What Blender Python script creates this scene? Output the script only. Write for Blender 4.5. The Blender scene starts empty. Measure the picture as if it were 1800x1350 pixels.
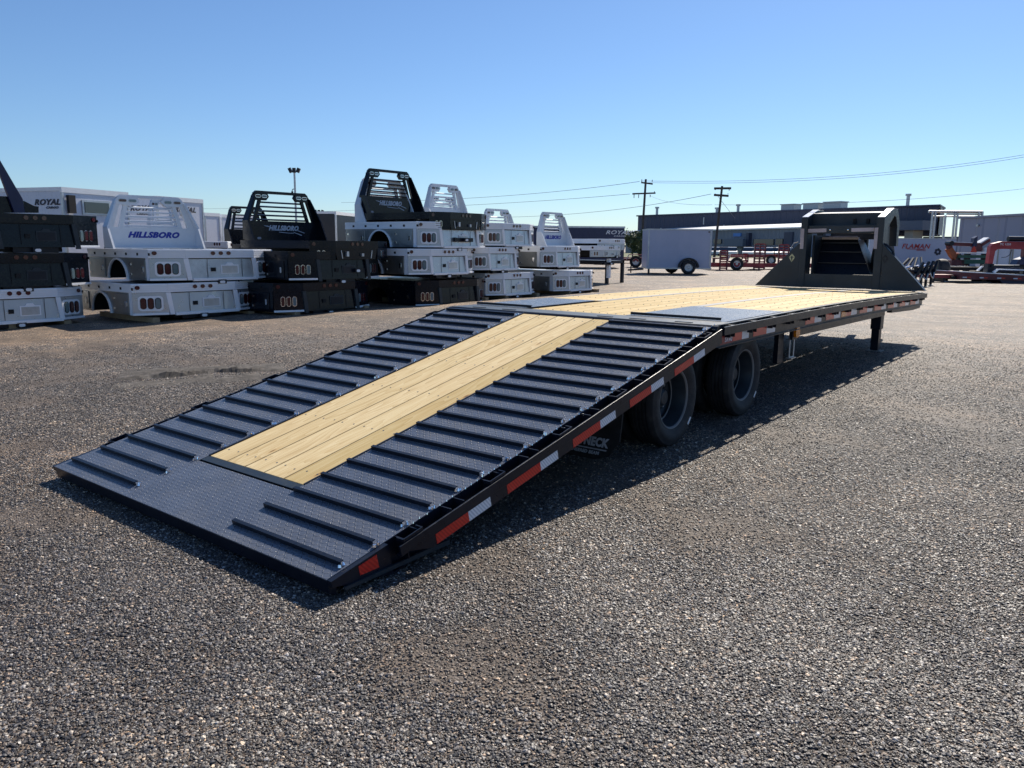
import bpy, math, random
import numpy as np
from mathutils import Matrix, Vector
random.seed(7); rng = np.random.default_rng(7)
S = bpy.context.scene
COL = S.collection
PI = math.pi; R = math.radians

# ------------------------------------------------------------------ camera
FPX, PITCH, ROLL, CH, YAW, CX, CY = 1398.62, .1723, .0081, 1.3149, -.6752, 2.4462, -5.4606
_fx, _fy = math.sin(YAW), math.cos(YAW)
FW = Vector((_fx*math.cos(PITCH), _fy*math.cos(PITCH), -math.sin(PITCH)))
_r = Vector((_fy, -_fx, 0)); _u = _r.cross(FW)
RT = _r*math.cos(ROLL) + _u*math.sin(ROLL); UP = -_r*math.sin(ROLL) + _u*math.cos(ROLL)
CAMP = Vector((CX, CY, CH))
cam = bpy.data.cameras.new('camera'); cam_o = bpy.data.objects.new('camera', cam); COL.objects.link(cam_o)
cam.sensor_width = 36; cam.lens = FPX/1800*36; cam.clip_start = .05; cam.clip_end = 6000
m = Matrix((RT, UP, -FW)).transposed().to_4x4(); m.translation = CAMP
cam_o.matrix_world = m
S.camera = cam_o

# ------------------------------------------------------------------ light
SUNV = Vector((-.22, 1.12, .95)).normalized()       # towards the sun
ELEV = math.asin(SUNV.z); AZ = math.atan2(SUNV.x, SUNV.y)
w = bpy.data.worlds.new('World'); S.world = w; w.use_nodes = True
nt = w.node_tree; nt.nodes.clear()
sky = nt.nodes.new('ShaderNodeTexSky'); sky.sky_type = 'NISHITA'; sky.sun_disc = False
sky.sun_elevation = ELEV; sky.sun_rotation = AZ; sky.altitude = 300
sky.air_density = 1.0; sky.dust_density = .25; sky.ozone_density = 3.0
bg = nt.nodes.new('ShaderNodeBackground'); bg.inputs[1].default_value = .072
out = nt.nodes.new('ShaderNodeOutputWorld')
tn = nt.nodes.new('ShaderNodeMix'); tn.data_type = 'RGBA'; tn.blend_type = 'MULTIPLY'; tn.inputs[0].default_value = 1; tn.inputs[7].default_value = (.82, 1.0, 1.22, 1)
nt.links.new(sky.outputs[0], tn.inputs[6]); nt.links.new(tn.outputs[2], bg.inputs[0]); nt.links.new(bg.outputs[0], out.inputs[0])
sl = bpy.data.lights.new('sun', 'SUN'); sl.energy = 5.0; sl.angle = R(.5); sl.color = (1, .92, .80)
so = bpy.data.objects.new('sun', sl); COL.objects.link(so)
so.rotation_euler = SUNV.to_track_quat('Z', 'Y').to_euler()
S.render.engine = 'CYCLES'
S.view_settings.view_transform = 'Standard'; S.view_settings.look = 'None'
S.view_settings.gamma = 1; S.view_settings.exposure = 0.38

# ------------------------------------------------------------------ helpers
def ray(x, y): return FW + RT*((x-900)/FPX) + UP*((675-y)/FPX)
def onx(x, y, X): d = ray(x, y); return CAMP + d*((X-CX)/d.x)
def ony(x, y, Y): d = ray(x, y); return CAMP + d*((Y-CY)/d.y)
def atz(x, y, Z): d = ray(x, y); return CAMP + d*((Z-CH)/d.z)
def atd(x, y, D): return CAMP + ray(x, y)*D
def sstep(t): t = max(0., min(1., t)); return t*t*(3-2*t)
def gz(x, y):
    z = max(-.16, min(.05, .019*y-.05))
    return z-.07*sstep((-9.3-x)/1.2)*sstep((x+34)/4)*sstep((17-y)/2)
def zof(px, py, P):
    d = ray(px, py); return CH+d.z*math.hypot(P.x-CX, P.y-CY)/math.hypot(d.x, d.y)
def gbump(x, y):
    if -30 < x < 12 and -14 < y < 30:
        d = math.hypot(x-CX, y-CY)
        a = min(1, max(0, (d-1)/5))
        z = .010*math.sin(x*1.7+y*.6)*math.sin(y*1.1-x*.4)+.006*math.sin(x*4.1+1)*math.sin(y*3.7)
        return z*a*(.3 if -3.2 < x < .6 and -4 < y < 8 else 1)
    return 0
def gr(x, y):
    z = 0
    for i in range(25):
        p = atz(x, y, z); z = gz(p.x, p.y)
    return p

class MB:
    def __init__(s, M=None): s.v = []; s.f = []; s.M = M
    def _add(s, vs, fs):
        b = len(s.v)
        if s.M: vs = [s.M @ Vector(v) for v in vs]
        s.v += [tuple(v) for v in vs]; s.f += [tuple(b+i for i in f) for f in fs]
        return s
    def box(s, x0, x1, y0, y1, z0, z1):
        vs = [(x, y, z) for x in (x0, x1) for y in (y0, y1) for z in (z0, z1)]
        return s._add(vs, [(0,1,3,2),(4,6,7,5),(0,4,5,1),(2,3,7,6),(0,2,6,4),(1,5,7,3)])
    def prism(s, poly, ax, a, b):
        # poly: 2D points in the two other axes (x:(y,z) y:(x,z) z:(x,y)); extruded a..b on ax
        def P(p, t):
            return (t, p[0], p[1]) if ax == 'x' else (p[0], t, p[1]) if ax == 'y' else (p[0], p[1], t)
        n = len(poly)
        vs = [P(p, a) for p in poly] + [P(p, b) for p in poly]
        fs = [tuple(range(n))[::-1], tuple(range(n, 2*n))] + [(i, (i+1) % n, n+(i+1) % n, n+i) for i in range(n)]
        return s._add(vs, fs)
    def band(s, A, B, ax, a, b):
        # strip between two polylines A and B (same count), extruded
        def P(p, t):
            return (t, p[0], p[1]) if ax == 'x' else (p[0], t, p[1]) if ax == 'y' else (p[0], p[1], t)
        n = len(A)
        vs = [P(p, a) for p in A]+[P(p, a) for p in B]+[P(p, b) for p in A]+[P(p, b) for p in B]
        fs = []
        for i in range(n-1):
            fs += [(i, i+1, n+i+1, n+i), (2*n+i, 3*n+i, 3*n+i+1, 2*n+i+1), (i, 2*n+i, 2*n+i+1, i+1), (n+i, n+i+1, 3*n+i+1, 3*n+i)]
        fs += [(0, n, 3*n, 2*n), (n-1, 3*n-1, 4*n-1, 2*n-1)]
        return s._add(vs, fs)
    def tube(s, p, q, r, n=8, r2=None):
        p = Vector(p); q = Vector(q); d = (q-p).normalized()
        a = d.orthogonal().normalized(); b = d.cross(a); r2 = r if r2 is None else r2
        vs = [p+(a*math.cos(t)+b*math.sin(t))*r for t in [2*PI*i/n for i in range(n)]]
        vs += [q+(a*math.cos(t)+b*math.sin(t))*r2 for t in [2*PI*i/n for i in range(n)]]
        return s._add(vs, [tuple(range(n))[::-1], tuple(range(n, 2*n))]+[(i, (i+1) % n, n+(i+1) % n, n+i) for i in range(n)])
    def path(s, pts, r, n=6):
        for a, b in zip(pts[:-1], pts[1:]): s.tube(a, b, r, n)
        return s
    def lathe(s, prof, n=40, ax='x', c=(0,0,0)):
        # prof: (offset along axis, radius)
        vs = []
        for (o, r) in prof:
            for i in range(n):
                t = 2*PI*i/n; u, v = r*math.cos(t), r*math.sin(t)
                p = (o, u, v) if ax == 'x' else (u, o, v) if ax == 'y' else (u, v, o)
                vs.append((p[0]+c[0], p[1]+c[1], p[2]+c[2]))
        fs = []
        for k in range(len(prof)-1):
            for i in range(n):
                j = (i+1) % n
                fs.append((k*n+i, k*n+j, (k+1)*n+j, (k+1)*n+i))
        return s._add(vs, fs)
    def quad(s, *vs): return s._add(vs, [tuple(range(len(vs)))])
    def mesh(s, name, mat, smooth=False):
        me = bpy.data.meshes.new(name); me.from_pydata(s.v, [], s.f)
        me.materials.append(mat)
        if smooth:
            me.polygons.foreach_set('use_smooth', [True]*len(me.polygons))
        import bmesh
        bm = bmesh.new(); bm.from_mesh(me); bmesh.ops.recalc_face_normals(bm, faces=bm.faces)
        bm.to_mesh(me); bm.free()
        if smooth:
            try: me.set_sharp_from_angle(angle=R(35))
            except Exception: pass
        return me
    def build(s, name, mat, parent=None, smooth=False, bevel=0, kind=None, label=None, cat=None, group=None):
        o = bpy.data.objects.new(name, s.mesh(name, mat, smooth)); COL.objects.link(o)
        if parent: o.parent = parent
        if bevel:
            b = o.modifiers.new('bevel', 'BEVEL'); b.width = bevel; b.segments = 2; b.limit_method = 'ANGLE'
        tag(o, label, cat, group, kind)
        return o
def tag(o, label=None, cat=None, group=None, kind=None):
    if label: o['label'] = label
    if cat: o['category'] = cat
    if group: o['group'] = group
    if kind: o['kind'] = kind
    return o
def thing(name, label, cat, loc=(0,0,0), rz=0, group=None):
    o = bpy.data.objects.new(name, None); COL.objects.link(o); o.empty_display_size = .1
    o.location = loc; o.rotation_euler = (0, 0, rz); return tag(o, label, cat, group)
def inst(me, name, parent, loc=(0,0,0), rot=(0,0,0), scale=(1,1,1)):
    o = bpy.data.objects.new(name, me); COL.objects.link(o); o.parent = parent
    o.location = loc; o.rotation_euler = rot; o.scale = scale; return o
def copy_tree(o, parent=None):
    c = o.copy(); COL.objects.link(c); c.parent = parent
    for ch in o.children: copy_tree(ch, c)
    return c
def rrect(cx, cy, w_, h_, r, n=5):
    P = []
    for (sx, sy, a0) in ((1,1,0), (-1,1,90), (-1,-1,180), (1,-1,270)):
        for i in range(n+1):
            a = R(a0+90*i/n)
            P.append((cx+sx*(w_/2-r)+r*math.cos(a), cy+sy*(h_/2-r)+r*math.sin(a)))
    return P
def circ(cx, cy, r, n=16): return [(cx+r*math.cos(2*PI*i/n), cy+r*math.sin(2*PI*i/n)) for i in range(n)]
def text(name, body, size, mat, parent, loc, rot, shear=0, bold=0, sx=1, depth=.002):
    cu = bpy.data.curves.new(name, 'FONT'); cu.body = body; cu.size = size; cu.shear = shear; cu.offset = bold
    cu.align_x = 'CENTER'; cu.align_y = 'CENTER'; cu.extrude = depth; cu.space_character = 1.08; cu.resolution_u = 3
    t = bpy.data.objects.new('tmp', cu); COL.objects.link(t)
    dg = bpy.context.evaluated_depsgraph_get(); dg.update()
    me = bpy.data.meshes.new_from_object(t.evaluated_get(dg)); bpy.data.objects.remove(t)
    me.materials.clear(); me.materials.append(mat)
    o = bpy.data.objects.new(name, me); COL.objects.link(o); o.parent = parent
    o.location = loc; o.rotation_euler = rot; o.scale = (sx, 1, 1); return o

# ------------------------------------------------------------------ materials
def nm(name):
    m = bpy.data.materials.new(name); m.use_nodes = True
    return m, m.node_tree, m.node_tree.nodes['Principled BSDF']
def node(t, typ, **k):
    n = t.nodes.new(typ)
    for a, b in k.items():
        if a.startswith('i_'):
            key = a[2:]; n.inputs[int(key) if key.isdigit() else key].default_value = b
        else: setattr(n, a, b)
    return n
def ramp(t, fac, stops):
    r = t.nodes.new('ShaderNodeValToRGB'); e = r.color_ramp.elements
    while len(e) < len(stops): e.new(.5)
    for el, (p, c) in zip(e, stops): el.position = p; el.color = (*c, 1)
    t.links.new(fac, r.inputs[0]); return r.outputs[0]
def mapr(t, v, a, b, c, d):
    n = node(t, 'ShaderNodeMapRange'); t.links.new(v, n.inputs[0])
    for i, q in enumerate((a, b, c, d)): n.inputs[i+1].default_value = q
    return n.outputs[0]
def mth(t, op, a, b=None, c=None, clamp=False):
    n = node(t, 'ShaderNodeMath', operation=op); n.use_clamp = clamp
    for i, q in enumerate((a, b, c)):
        if q is None: continue
        if isinstance(q, (int, float)): n.inputs[i].default_value = q
        else: t.links.new(q, n.inputs[i])
    return n.outputs[0]
def mixc(t, fac, a, b, typ='MIX'):
    n = node(t, 'ShaderNodeMix', data_type='RGBA', blend_type=typ)
    for i, q in ((0, fac), (6, a), (7, b)):
        if isinstance(q, (int, float)): n.inputs[i].default_value = q
        elif isinstance(q, tuple): n.inputs[i].default_value = (*q, 1)
        else: t.links.new(q, n.inputs[i])
    return n.outputs[2]
def noise(t, scale, detail=4, rough=.55, vec=None):
    n = node(t, 'ShaderNodeTexNoise'); n.inputs['Scale'].default_value = scale
    n.inputs['Detail'].default_value = detail; n.inputs['Roughness'].default_value = rough
    if vec is not None: t.links.new(vec, n.inputs['Vector'])
    return n.outputs['Fac']
def coords(t, scale=None, which='Object'):
    c = node(t, 'ShaderNodeTexCoord').outputs[which]
    if scale:
        mp = node(t, 'ShaderNodeMapping'); mp.inputs['Scale'].default_value = scale; t.links.new(c, mp.inputs[0]); c = mp.outputs[0]
    return c
def paint(name, col, rough=.4, metal=0, var=.18, scale=6, dirt=None, coat=0, spec=.5):
    m, t, p = nm(name)
    c = coords(t); n = noise(t, scale, 5, .6, c); n2 = noise(t, scale*9, 3, .6, c)
    v = mth(t, 'ADD', mapr(t, n, .3, .7, -var, var), mapr(t, n2, .3, .7, -var*.4, var*.4))
    hs = node(t, 'ShaderNodeHueSaturation'); hs.inputs['Color'].default_value = (*col, 1)
    t.links.new(mth(t, 'ADD', v, 1.0), hs.inputs['Value'])
    o = hs.outputs[0]
    if dirt: o = mixc(t, mapr(t, n, .48, .75, 0, dirt[1]), o, dirt[0])
    t.links.new(o, p.inputs['Base Color'])
    p.inputs['Metallic'].default_value = metal
    t.links.new(mapr(t, n2, .3, .7, max(.03, rough-.07), rough+.1), p.inputs['Roughness'])
    p.inputs['Coat Weight'].default_value = coat; p.inputs['Coat Roughness'].default_value = .08
    p.inputs['Specular IOR Level'].default_value = spec
    return m
DUST = (.22, .19, .16)
M = {}
M['black'] = paint('black_powder_coat', (.006, .009, .018), .34, 0, .2, 4, (DUST, .02), spec=.35)
M['black_gloss'] = paint('gloss_black_paint', (.003, .006, .013), .18, 0, .2, 3, (DUST, .01), spec=.28)
M['neck'] = paint('satin_dark_paint', (.020, .030, .040), .42, 0, .2, 3, (DUST, .04), spec=.4)
M['strip'] = paint('worn_grey_steel', (.16, .165, .17), .6, .2, .2, 3, (DUST, .2))
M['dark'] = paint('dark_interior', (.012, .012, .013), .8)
M['rubber'] = paint('tyre_rubber', (.014, .015, .018), .7, 0, .25, 10, (DUST, .12))
M['alu'] = paint('brushed_aluminium', (.40, .41, .41), .34, .9, .10, 1.5, ((.22, .2, .15), .5))
M['alu_bright'] = paint('bright_aluminium', (.90, .91, .94), .35, .05, .02, 2)
M['alu_white'] = paint('mill_aluminium_matt', (.50, .53, .57), .33, .75, .10, 1.5, ((.3, .29, .26), .3))
M['rack_alu'] = paint('pale_rack_aluminium', (.70, .73, .77), .5, .1, .05, 2)
M['chrome'] = paint('chrome_trim', (.85, .85, .87), .12, 1, .03)
M['galv'] = paint('galvanised_steel', (.5, .51, .52), .4, .8, .15)
M['white'] = paint('white_panel_paint', (.62, .65, .74), .3, 0, .05, 1.5, ((.5, .47, .42), .15))
M['white_bright'] = paint('white_trim_paint', (.86, .87, .88), .35, 0, .04)
M['lilac'] = paint('weathered_white_panel', (.40, .44, .57), .35, 0, .07, 1.2, ((.42, .38, .38), .2))
M['red'] = paint('red_paint', (.30, .022, .03), .4, 0, .25, 3, (DUST, .2))
M['dkred'] = paint('dark_red_paint', (.14, .018, .024), .42, 0, .25, 3, (DUST, .2))
M['orange'] = paint('orange_paint', (.42, .10, .03), .45, 0, .2)
M['navy'] = paint('navy_paint', (.015, .02, .07), .35, 0, .2)
M['lens_red'] = paint('red_lens', (.06, .005, .010), .12, 0, .1, 20, coat=.5)
M['lens_amber'] = paint('amber_lens', (.75, .22, .01), .15, 0, .1, 20, coat=.5)
M['lens_clear'] = paint('clear_lens', (.13, .19, .21), .12, 0, .1, 20, coat=.6)
M['lettering_blue'] = paint('blue_lettering', (.012, .03, .32), .4)
M['lettering_white'] = paint('white_lettering', (.7, .7, .72), .5)
M['lettering_dark'] = paint('dark_lettering', (.015, .017, .035), .5)
M['lettering_red'] = paint('red_lettering', (.4, .03, .03), .5)
M['lettering_grey'] = paint('grey_lettering', (.5, .52, .58), .5)
M['grey_strip'] = paint('grey_reflective', (.42, .38, .42), .5)
M['wood_dark'] = paint('blocking_wood', (.35, .25, .15), .8)
M['glass'] = paint('dark_glass', (.03, .04, .055), .08, 0, .1, 2, coat=.6)
M['wall_navy'] = paint('dark_blue_cladding', (.035, .045, .085), .5, 0, .08, .05)
M['wall_grey'] = paint('grey_blue_cladding', (.12, .145, .19), .6, 0, .1, .08)
M['wall_lilac'] = paint('pale_grey_cladding', (.32, .33, .40), .55, 0, .06, .06)
M['wall_tan'] = paint('tan_wall', (.36, .35, .3), .7, 0, .1, .2)
M['concrete'] = paint('concrete', (.33, .32, .3), .85, 0, .15, .6)
M['pole'] = paint('weathered_pole_wood', (.07, .065, .06), .85, 0, .3, 3)
M['wire'] = paint('cable', (.22, .25, .30), .7)
M['blue_sign'] = paint('blue_sign', (.05, .22, .6), .4)
M['green'] = paint('green_sheet', (.05, .13, .08), .6)
M['hivis'] = paint('orange_triangle', (.75, .05, .02), .4)

def tape_mat(name, col, bright):
    m, t, p = nm(name)
    c = coords(t)
    wv = node(t, 'ShaderNodeTexWave', bands_direction='DIAGONAL'); wv.inputs['Scale'].default_value = 28
    wv.inputs['Distortion'].default_value = .6
    t.links.new(c, wv.inputs['Vector'])
    o = mixc(t, wv.outputs['Fac'], col, bright); t.links.new(o, p.inputs['Base Color'])
    p.inputs['Roughness'].default_value = .28; p.inputs['Coat Weight'].default_value = .4
    return m
M['tape_red'] = tape_mat('red_reflective_tape', (.50, .010, .008), (.72, .025, .015))
M['tape_white'] = tape_mat('white_reflective_tape', (.55, .58, .64), (.85, .87, .90))

def wood():
    m, t, p = nm('pine_plank')
    tc = node(t, 'ShaderNodeTexCoord'); oi = node(t, 'ShaderNodeObjectInfo')
    cmb = node(t, 'ShaderNodeCombineXYZ'); t.links.new(mth(t, 'MULTIPLY', oi.outputs['Random'], 37.), cmb.inputs[0])
    t.links.new(mth(t, 'MULTIPLY', oi.outputs['Random'], 91.), cmb.inputs[1])
    add = node(t, 'ShaderNodeVectorMath', operation='ADD'); t.links.new(tc.outputs['Object'], add.inputs[0]); t.links.new(cmb.outputs[0], add.inputs[1])
    v = add.outputs[0]
    mp = node(t, 'ShaderNodeMapping'); mp.inputs['Scale'].default_value = (26, .9, 26); t.links.new(v, mp.inputs[0])
    g1 = noise(t, 1.0, 6, .62, mp.outputs[0])
    mp2 = node(t, 'ShaderNodeMapping'); mp2.inputs['Scale'].default_value = (5, .55, 5); t.links.new(v, mp2.inputs[0])
    wv = node(t, 'ShaderNodeTexNoise'); wv.inputs['Scale'].default_value = 1.3; wv.inputs['Detail'].default_value = 2; t.links.new(mp2.outputs[0], wv.inputs['Vector'])
    rings = mth(t, 'FRACT', mth(t, 'MULTIPLY', wv.outputs['Fac'], 14.))
    rings = mapr(t, rings, 0, 1, 0, 1)
    col = ramp(t, mth(t, 'ADD', mth(t, 'MULTIPLY', g1, .6), mth(t, 'MULTIPLY', rings, .35)), [(.22, (.52, .35, .13)), (.42, (.66, .47, .20)), (.62, (.74, .56, .27)), (.82, (.80, .64, .36))])
    # broad tone changes (green treated tinge) and per board shift
    col = mixc(t, mapr(t, noise(t, 1.1, 3, .5, v), .35, .7, 0, .35), col, (.72, .57, .27))
    hs = node(t, 'ShaderNodeHueSaturation'); t.links.new(col, hs.inputs['Color'])
    t.links.new(mapr(t, oi.outputs['Random'], 0, 1, .82, 1.08), hs.inputs['Value'])
    t.links.new(mapr(t, oi.outputs['Random'], 0, 1, .98, .84), hs.inputs['Saturation'])
    # knots
    mp3 = node(t, 'ShaderNodeMapping'); mp3.inputs['Scale'].default_value = (8.5, 2.6, 8.5); t.links.new(v, mp3.inputs[0])
    vo = node(t, 'ShaderNodeTexVoronoi'); vo.inputs['Scale'].default_value = 1.0; vo.inputs['Randomness'].default_value = 1; t.links.new(mp3.outputs[0], vo.inputs['Vector'])
    sep = node(t, 'ShaderNodeSeparateColor'); t.links.new(vo.outputs['Color'], sep.inputs[0])
    gate = mth(t, 'GREATER_THAN', sep.outputs[0], .4)
    k = mth(t, 'MULTIPLY', mapr(t, vo.outputs['Distance'], .09, .03, 0, 1), gate)
    k2 = mth(t, 'MULTIPLY', mapr(t, vo.outputs['Distance'], .22, .06, 0, .5), gate)
    col = mixc(t, k2, hs.outputs[0], (.55, .33, .12)); col = mixc(t, k, col, (.16, .075, .03))
    t.links.new(col, p.inputs['Base Color'])
    p.inputs['Roughness'].default_value = .72; p.inputs['Specular IOR Level'].default_value = .15
    b = node(t, 'ShaderNodeBump'); b.inputs['Strength'].default_value = .25; b.inputs['Distance'].default_value = .002
    t.links.new(g1, b.inputs['Height']); t.links.new(b.outputs[0], p.inputs['Normal'])
    return m
M['wood'] = wood()

def diamond(name, col, rough, metal, pitch=.026, strength=1.0, axes=(0, 1), dist=.006):
    m, t, p = nm(name)
    sep = node(t, 'ShaderNodeSeparateXYZ'); t.links.new(coords(t), sep.inputs[0])
    X, Y = sep.outputs[axes[0]], sep.outputs[axes[1]]
    u = mth(t, 'DIVIDE', X, pitch); v = mth(t, 'DIVIDE', Y, pitch)
    par = mth(t, 'MODULO', mth(t, 'ADD', mth(t, 'FLOOR', u), mth(t, 'ADD', mth(t, 'FLOOR', v), 2000.)), 2.)
    fu = mth(t, 'SUBTRACT', mth(t, 'FRACT', u), .5); fv = mth(t, 'SUBTRACT', mth(t, 'FRACT', v), .5)
    a = mth(t, 'ADD', fu, fv); b = mth(t, 'SUBTRACT', fu, fv)
    sw = lambda p_, q_: mth(t, 'ADD', mth(t, 'MULTIPLY', p_, par), mth(t, 'MULTIPLY', q_, mth(t, 'SUBTRACT', 1., par)))
    la, lb = sw(a, b), sw(b, a)
    e = mth(t, 'ADD', mth(t, 'POWER', mth(t, 'ABSOLUTE', mth(t, 'DIVIDE', la, .74)), 2.), mth(t, 'POWER', mth(t, 'ABSOLUTE', mth(t, 'DIVIDE', lb, .2)), 2.))
    h = mapr(t, e, .25, 1., 1, 0)
    n = noise(t, 5, 5, .6, coords(t)); n2 = noise(t, 60, 3, .6, coords(t))
    c = mixc(t, mapr(t, n, .4, .75, 0, .35), col, tuple(min(1, q*1.9+.015) for q in col))
    c = mixc(t, mth(t, 'MULTIPLY', h, .35), c, tuple(min(1, q*2.2+.02) for q in col))
    du = noise(t, 1.7, 7, .7, coords(t)); c = mixc(t, mapr(t, du, .48, .72, 0, .42), c, (.20, .19, .175))
    sc_ = noise(t, 1., 4, .6, coords(t, (3, 40, 3))); c = mixc(t, mapr(t, sc_, .62, .72, 0, .3), c, (.26, .27, .29))
    t.links.new(c, p.inputs['Base Color']); p.inputs['Metallic'].default_value = metal
    t.links.new(mapr(t, n2, .3, .7, rough-.08, rough+.1), p.inputs['Roughness'])
    bm = node(t, 'ShaderNodeBump'); bm.inputs['Strength'].default_value = strength; bm.inputs['Distance'].default_value = dist
    t.links.new(h, bm.inputs['Height']); t.links.new(bm.outputs[0], p.inputs['Normal'])
    return m
M['tread'] = diamond('black_diamond_plate', (.082, .096, .128), .30, .0)
M['tread_alu'] = diamond('aluminium_diamond_plate', (.5, .52, .54), .35, .8, .02, .8, (1, 2), .003)

def ribbed(name, col, period, axis=0, rough=.5, metal=0):
    m, t, p = nm(name)
    sep = node(t, 'ShaderNodeSeparateXYZ'); t.links.new(coords(t), sep.inputs[0])
    f = mth(t, 'FRACT', mth(t, 'DIVIDE', sep.outputs[axis], period))
    h = mapr(t, mth(t, 'ABSOLUTE', mth(t, 'SUBTRACT', f, .5)), .3, .4, 0, 1)
    n = noise(t, .25, 4, .6, coords(t))
    t.links.new(mixc(t, mapr(t, n, .35, .7, 0, .4), col, tuple(q*.8 for q in col)), p.inputs['Base Color'])
    p.inputs['Roughness'].default_value = rough; p.inputs['Metallic'].default_value = metal
    b = node(t, 'ShaderNodeBump'); b.inputs['Strength'].default_value = .6; b.inputs['Distance'].default_value = period*.12
    t.links.new(h, b.inputs['Height']); t.links.new(b.outputs[0], p.inputs['Normal'])
    return m
M['clad_navy'] = ribbed('dark_blue_ribbed_cladding', (.048, .058, .098), 1.2, 0)
M['clad_grey'] = ribbed('grey_ribbed_cladding', (.17, .20, .26), .9, 0)
M['clad_pale'] = ribbed('pale_ribbed_cladding', (.32, .34, .43), 2.4, 0)

def gravel_ground():
    m, t, p = nm('gravel_yard_surface')
    c = coords(t)
    def mpv(sc, rz=0):
        mp = node(t, 'ShaderNodeMapping'); mp.inputs['Scale'].default_value = sc; mp.inputs['Rotation'].default_value = (0, 0, rz); t.links.new(c, mp.inputs[0]); return mp.outputs[0]
    big = noise(t, .22, 4, .6, c); mid = noise(t, .9, 5, .62, c)
    streak = noise(t, 1., 5, .6, mpv((.16, .7, 1), R(40)))
    fine = noise(t, 38., 6, .75, c)
    vo = node(t, 'ShaderNodeTexVoronoi'); vo.inputs['Scale'].default_value = 88.; t.links.new(c, vo.inputs['Vector'])
    sep = node(t, 'ShaderNodeSeparateColor'); t.links.new(vo.outputs['Color'], sep.inputs[0])
    vo2 = node(t, 'ShaderNodeTexVoronoi'); vo2.inputs['Scale'].default_value = 34.; t.links.new(c, vo2.inputs['Vector'])
    sep2 = node(t, 'ShaderNodeSeparateColor'); t.links.new(vo2.outputs['Color'], sep2.inputs[0])
    stone = ramp(t, sep.outputs[0], [(0, (.03, .031, .034)), (.45, (.062, .061, .063)), (.7, (.12, .115, .108)), (.86, (.25, .232, .208)), (1, (.52, .48, .42))])
    tint = ramp(t, sep.outputs[1], [(0, (.80, .88, 1.08)), (.5, (1, 1, 1)), (1, (1.12, .98, .82))])
    col = mixc(t, 1., stone, tint, 'MULTIPLY')
    peb = mth(t, 'MULTIPLY', mth(t, 'GREATER_THAN', sep2.outputs[0], .93), mapr(t, vo2.outputs['Distance'], .32, .26, 0, 1))
    col = mixc(t, mth(t, 'MULTIPLY', peb, .6), col, (.3, .28, .25))
    # compacted dirt between stones in patches
    dirtf = mapr(t, mth(t, 'ADD', mth(t, 'MULTIPLY', big, .5), mth(t, 'MULTIPLY', streak, .5)), .45, .6, 0, 1)
    col = mixc(t, 1., col, mixc(t, dirtf, (1., .98, .97), (1.35, 1.17, 1.0)), 'MULTIPLY')
    g14 = noise(t, 14., 5, .7, c)
    col = mixc(t, 1., col, ramp(t, g14, [(.34, (.5, .5, .52)), (.5, (1, 1, 1)), (.66, (1.7, 1.62, 1.5))]), 'MULTIPLY')
    col = mixc(t, 1., col, ramp(t, mid, [(.32, (.72, .72, .75)), (.5, (1, 1, 1)), (.68, (1.28, 1.22, 1.15))]), 'MULTIPLY')
    fines = mth(t, 'MULTIPLY', dirtf, mapr(t, fine, .42, .6, 0, .75))
    col = mixc(t, fines, col, (.17, .138, .11))
    nz_ = noise(t, .9, 4, .5, c)
    bare = mapr(t, nz_, .40, .50, 1, 0)
    col = mixc(t, mth(t, 'MULTIPLY', bare, .7), col, mixc(t, fine, (.075, .06, .048), (.20, .165, .132)))
    # dusty beige towards the stacks and the far yard
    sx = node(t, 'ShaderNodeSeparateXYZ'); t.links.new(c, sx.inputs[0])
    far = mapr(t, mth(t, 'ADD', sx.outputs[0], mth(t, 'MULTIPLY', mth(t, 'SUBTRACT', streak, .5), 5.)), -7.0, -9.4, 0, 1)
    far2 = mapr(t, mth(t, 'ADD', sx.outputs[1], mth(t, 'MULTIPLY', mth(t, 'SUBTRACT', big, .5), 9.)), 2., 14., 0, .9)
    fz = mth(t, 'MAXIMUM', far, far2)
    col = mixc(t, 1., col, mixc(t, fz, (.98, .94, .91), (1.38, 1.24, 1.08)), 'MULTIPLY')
    tk = noise(t, 1., 4, .55, mpv((.28, 1.5, 1), R(58)))
    col = mixc(t, 1., col, ramp(t, tk, [(.34, (.66, .65, .65)), (.46, (.98, .97, .96)), (.54, (1, 1, 1)), (.66, (1.22, 1.17, 1.1))]), 'MULTIPLY')
    pat = noise(t, 3.2, 6, .68, c)
    col = mixc(t, 1., col, ramp(t, pat, [(.34, (.62, .61, .61)), (.5, (1, 1, 1)), (.66, (1.3, 1.25, 1.18))]), 'MULTIPLY')
    t.links.new(col, p.inputs['Base Color']); p.inputs['Roughness'].default_value = .68
    p.inputs['Specular IOR Level'].default_value = .45
    hgt = mth(t, 'ADD', mth(t, 'SUBTRACT', 1., vo.outputs['Distance']), mth(t, 'MULTIPLY', sep.outputs[2], .6))
    hgt = mth(t, 'ADD', hgt, mth(t, 'MULTIPLY', fine, 1.3))
    b = node(t, 'ShaderNodeBump'); b.inputs['Strength'].default_value = .9; b.inputs['Distance'].default_value = .009
    t.links.new(hgt, b.inputs['Height'])
    b2 = node(t, 'ShaderNodeBump'); b2.inputs['Strength'].default_value = .5; b2.inputs['Distance'].default_value = .06
    t.links.new(mth(t, 'ADD', mid, streak), b2.inputs['Height']); t.links.new(b2.outputs[0], b.inputs['Normal'])
    t.links.new(b.outputs[0], p.inputs['Normal'])
    return m
M['ground'] = gravel_ground()
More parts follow.
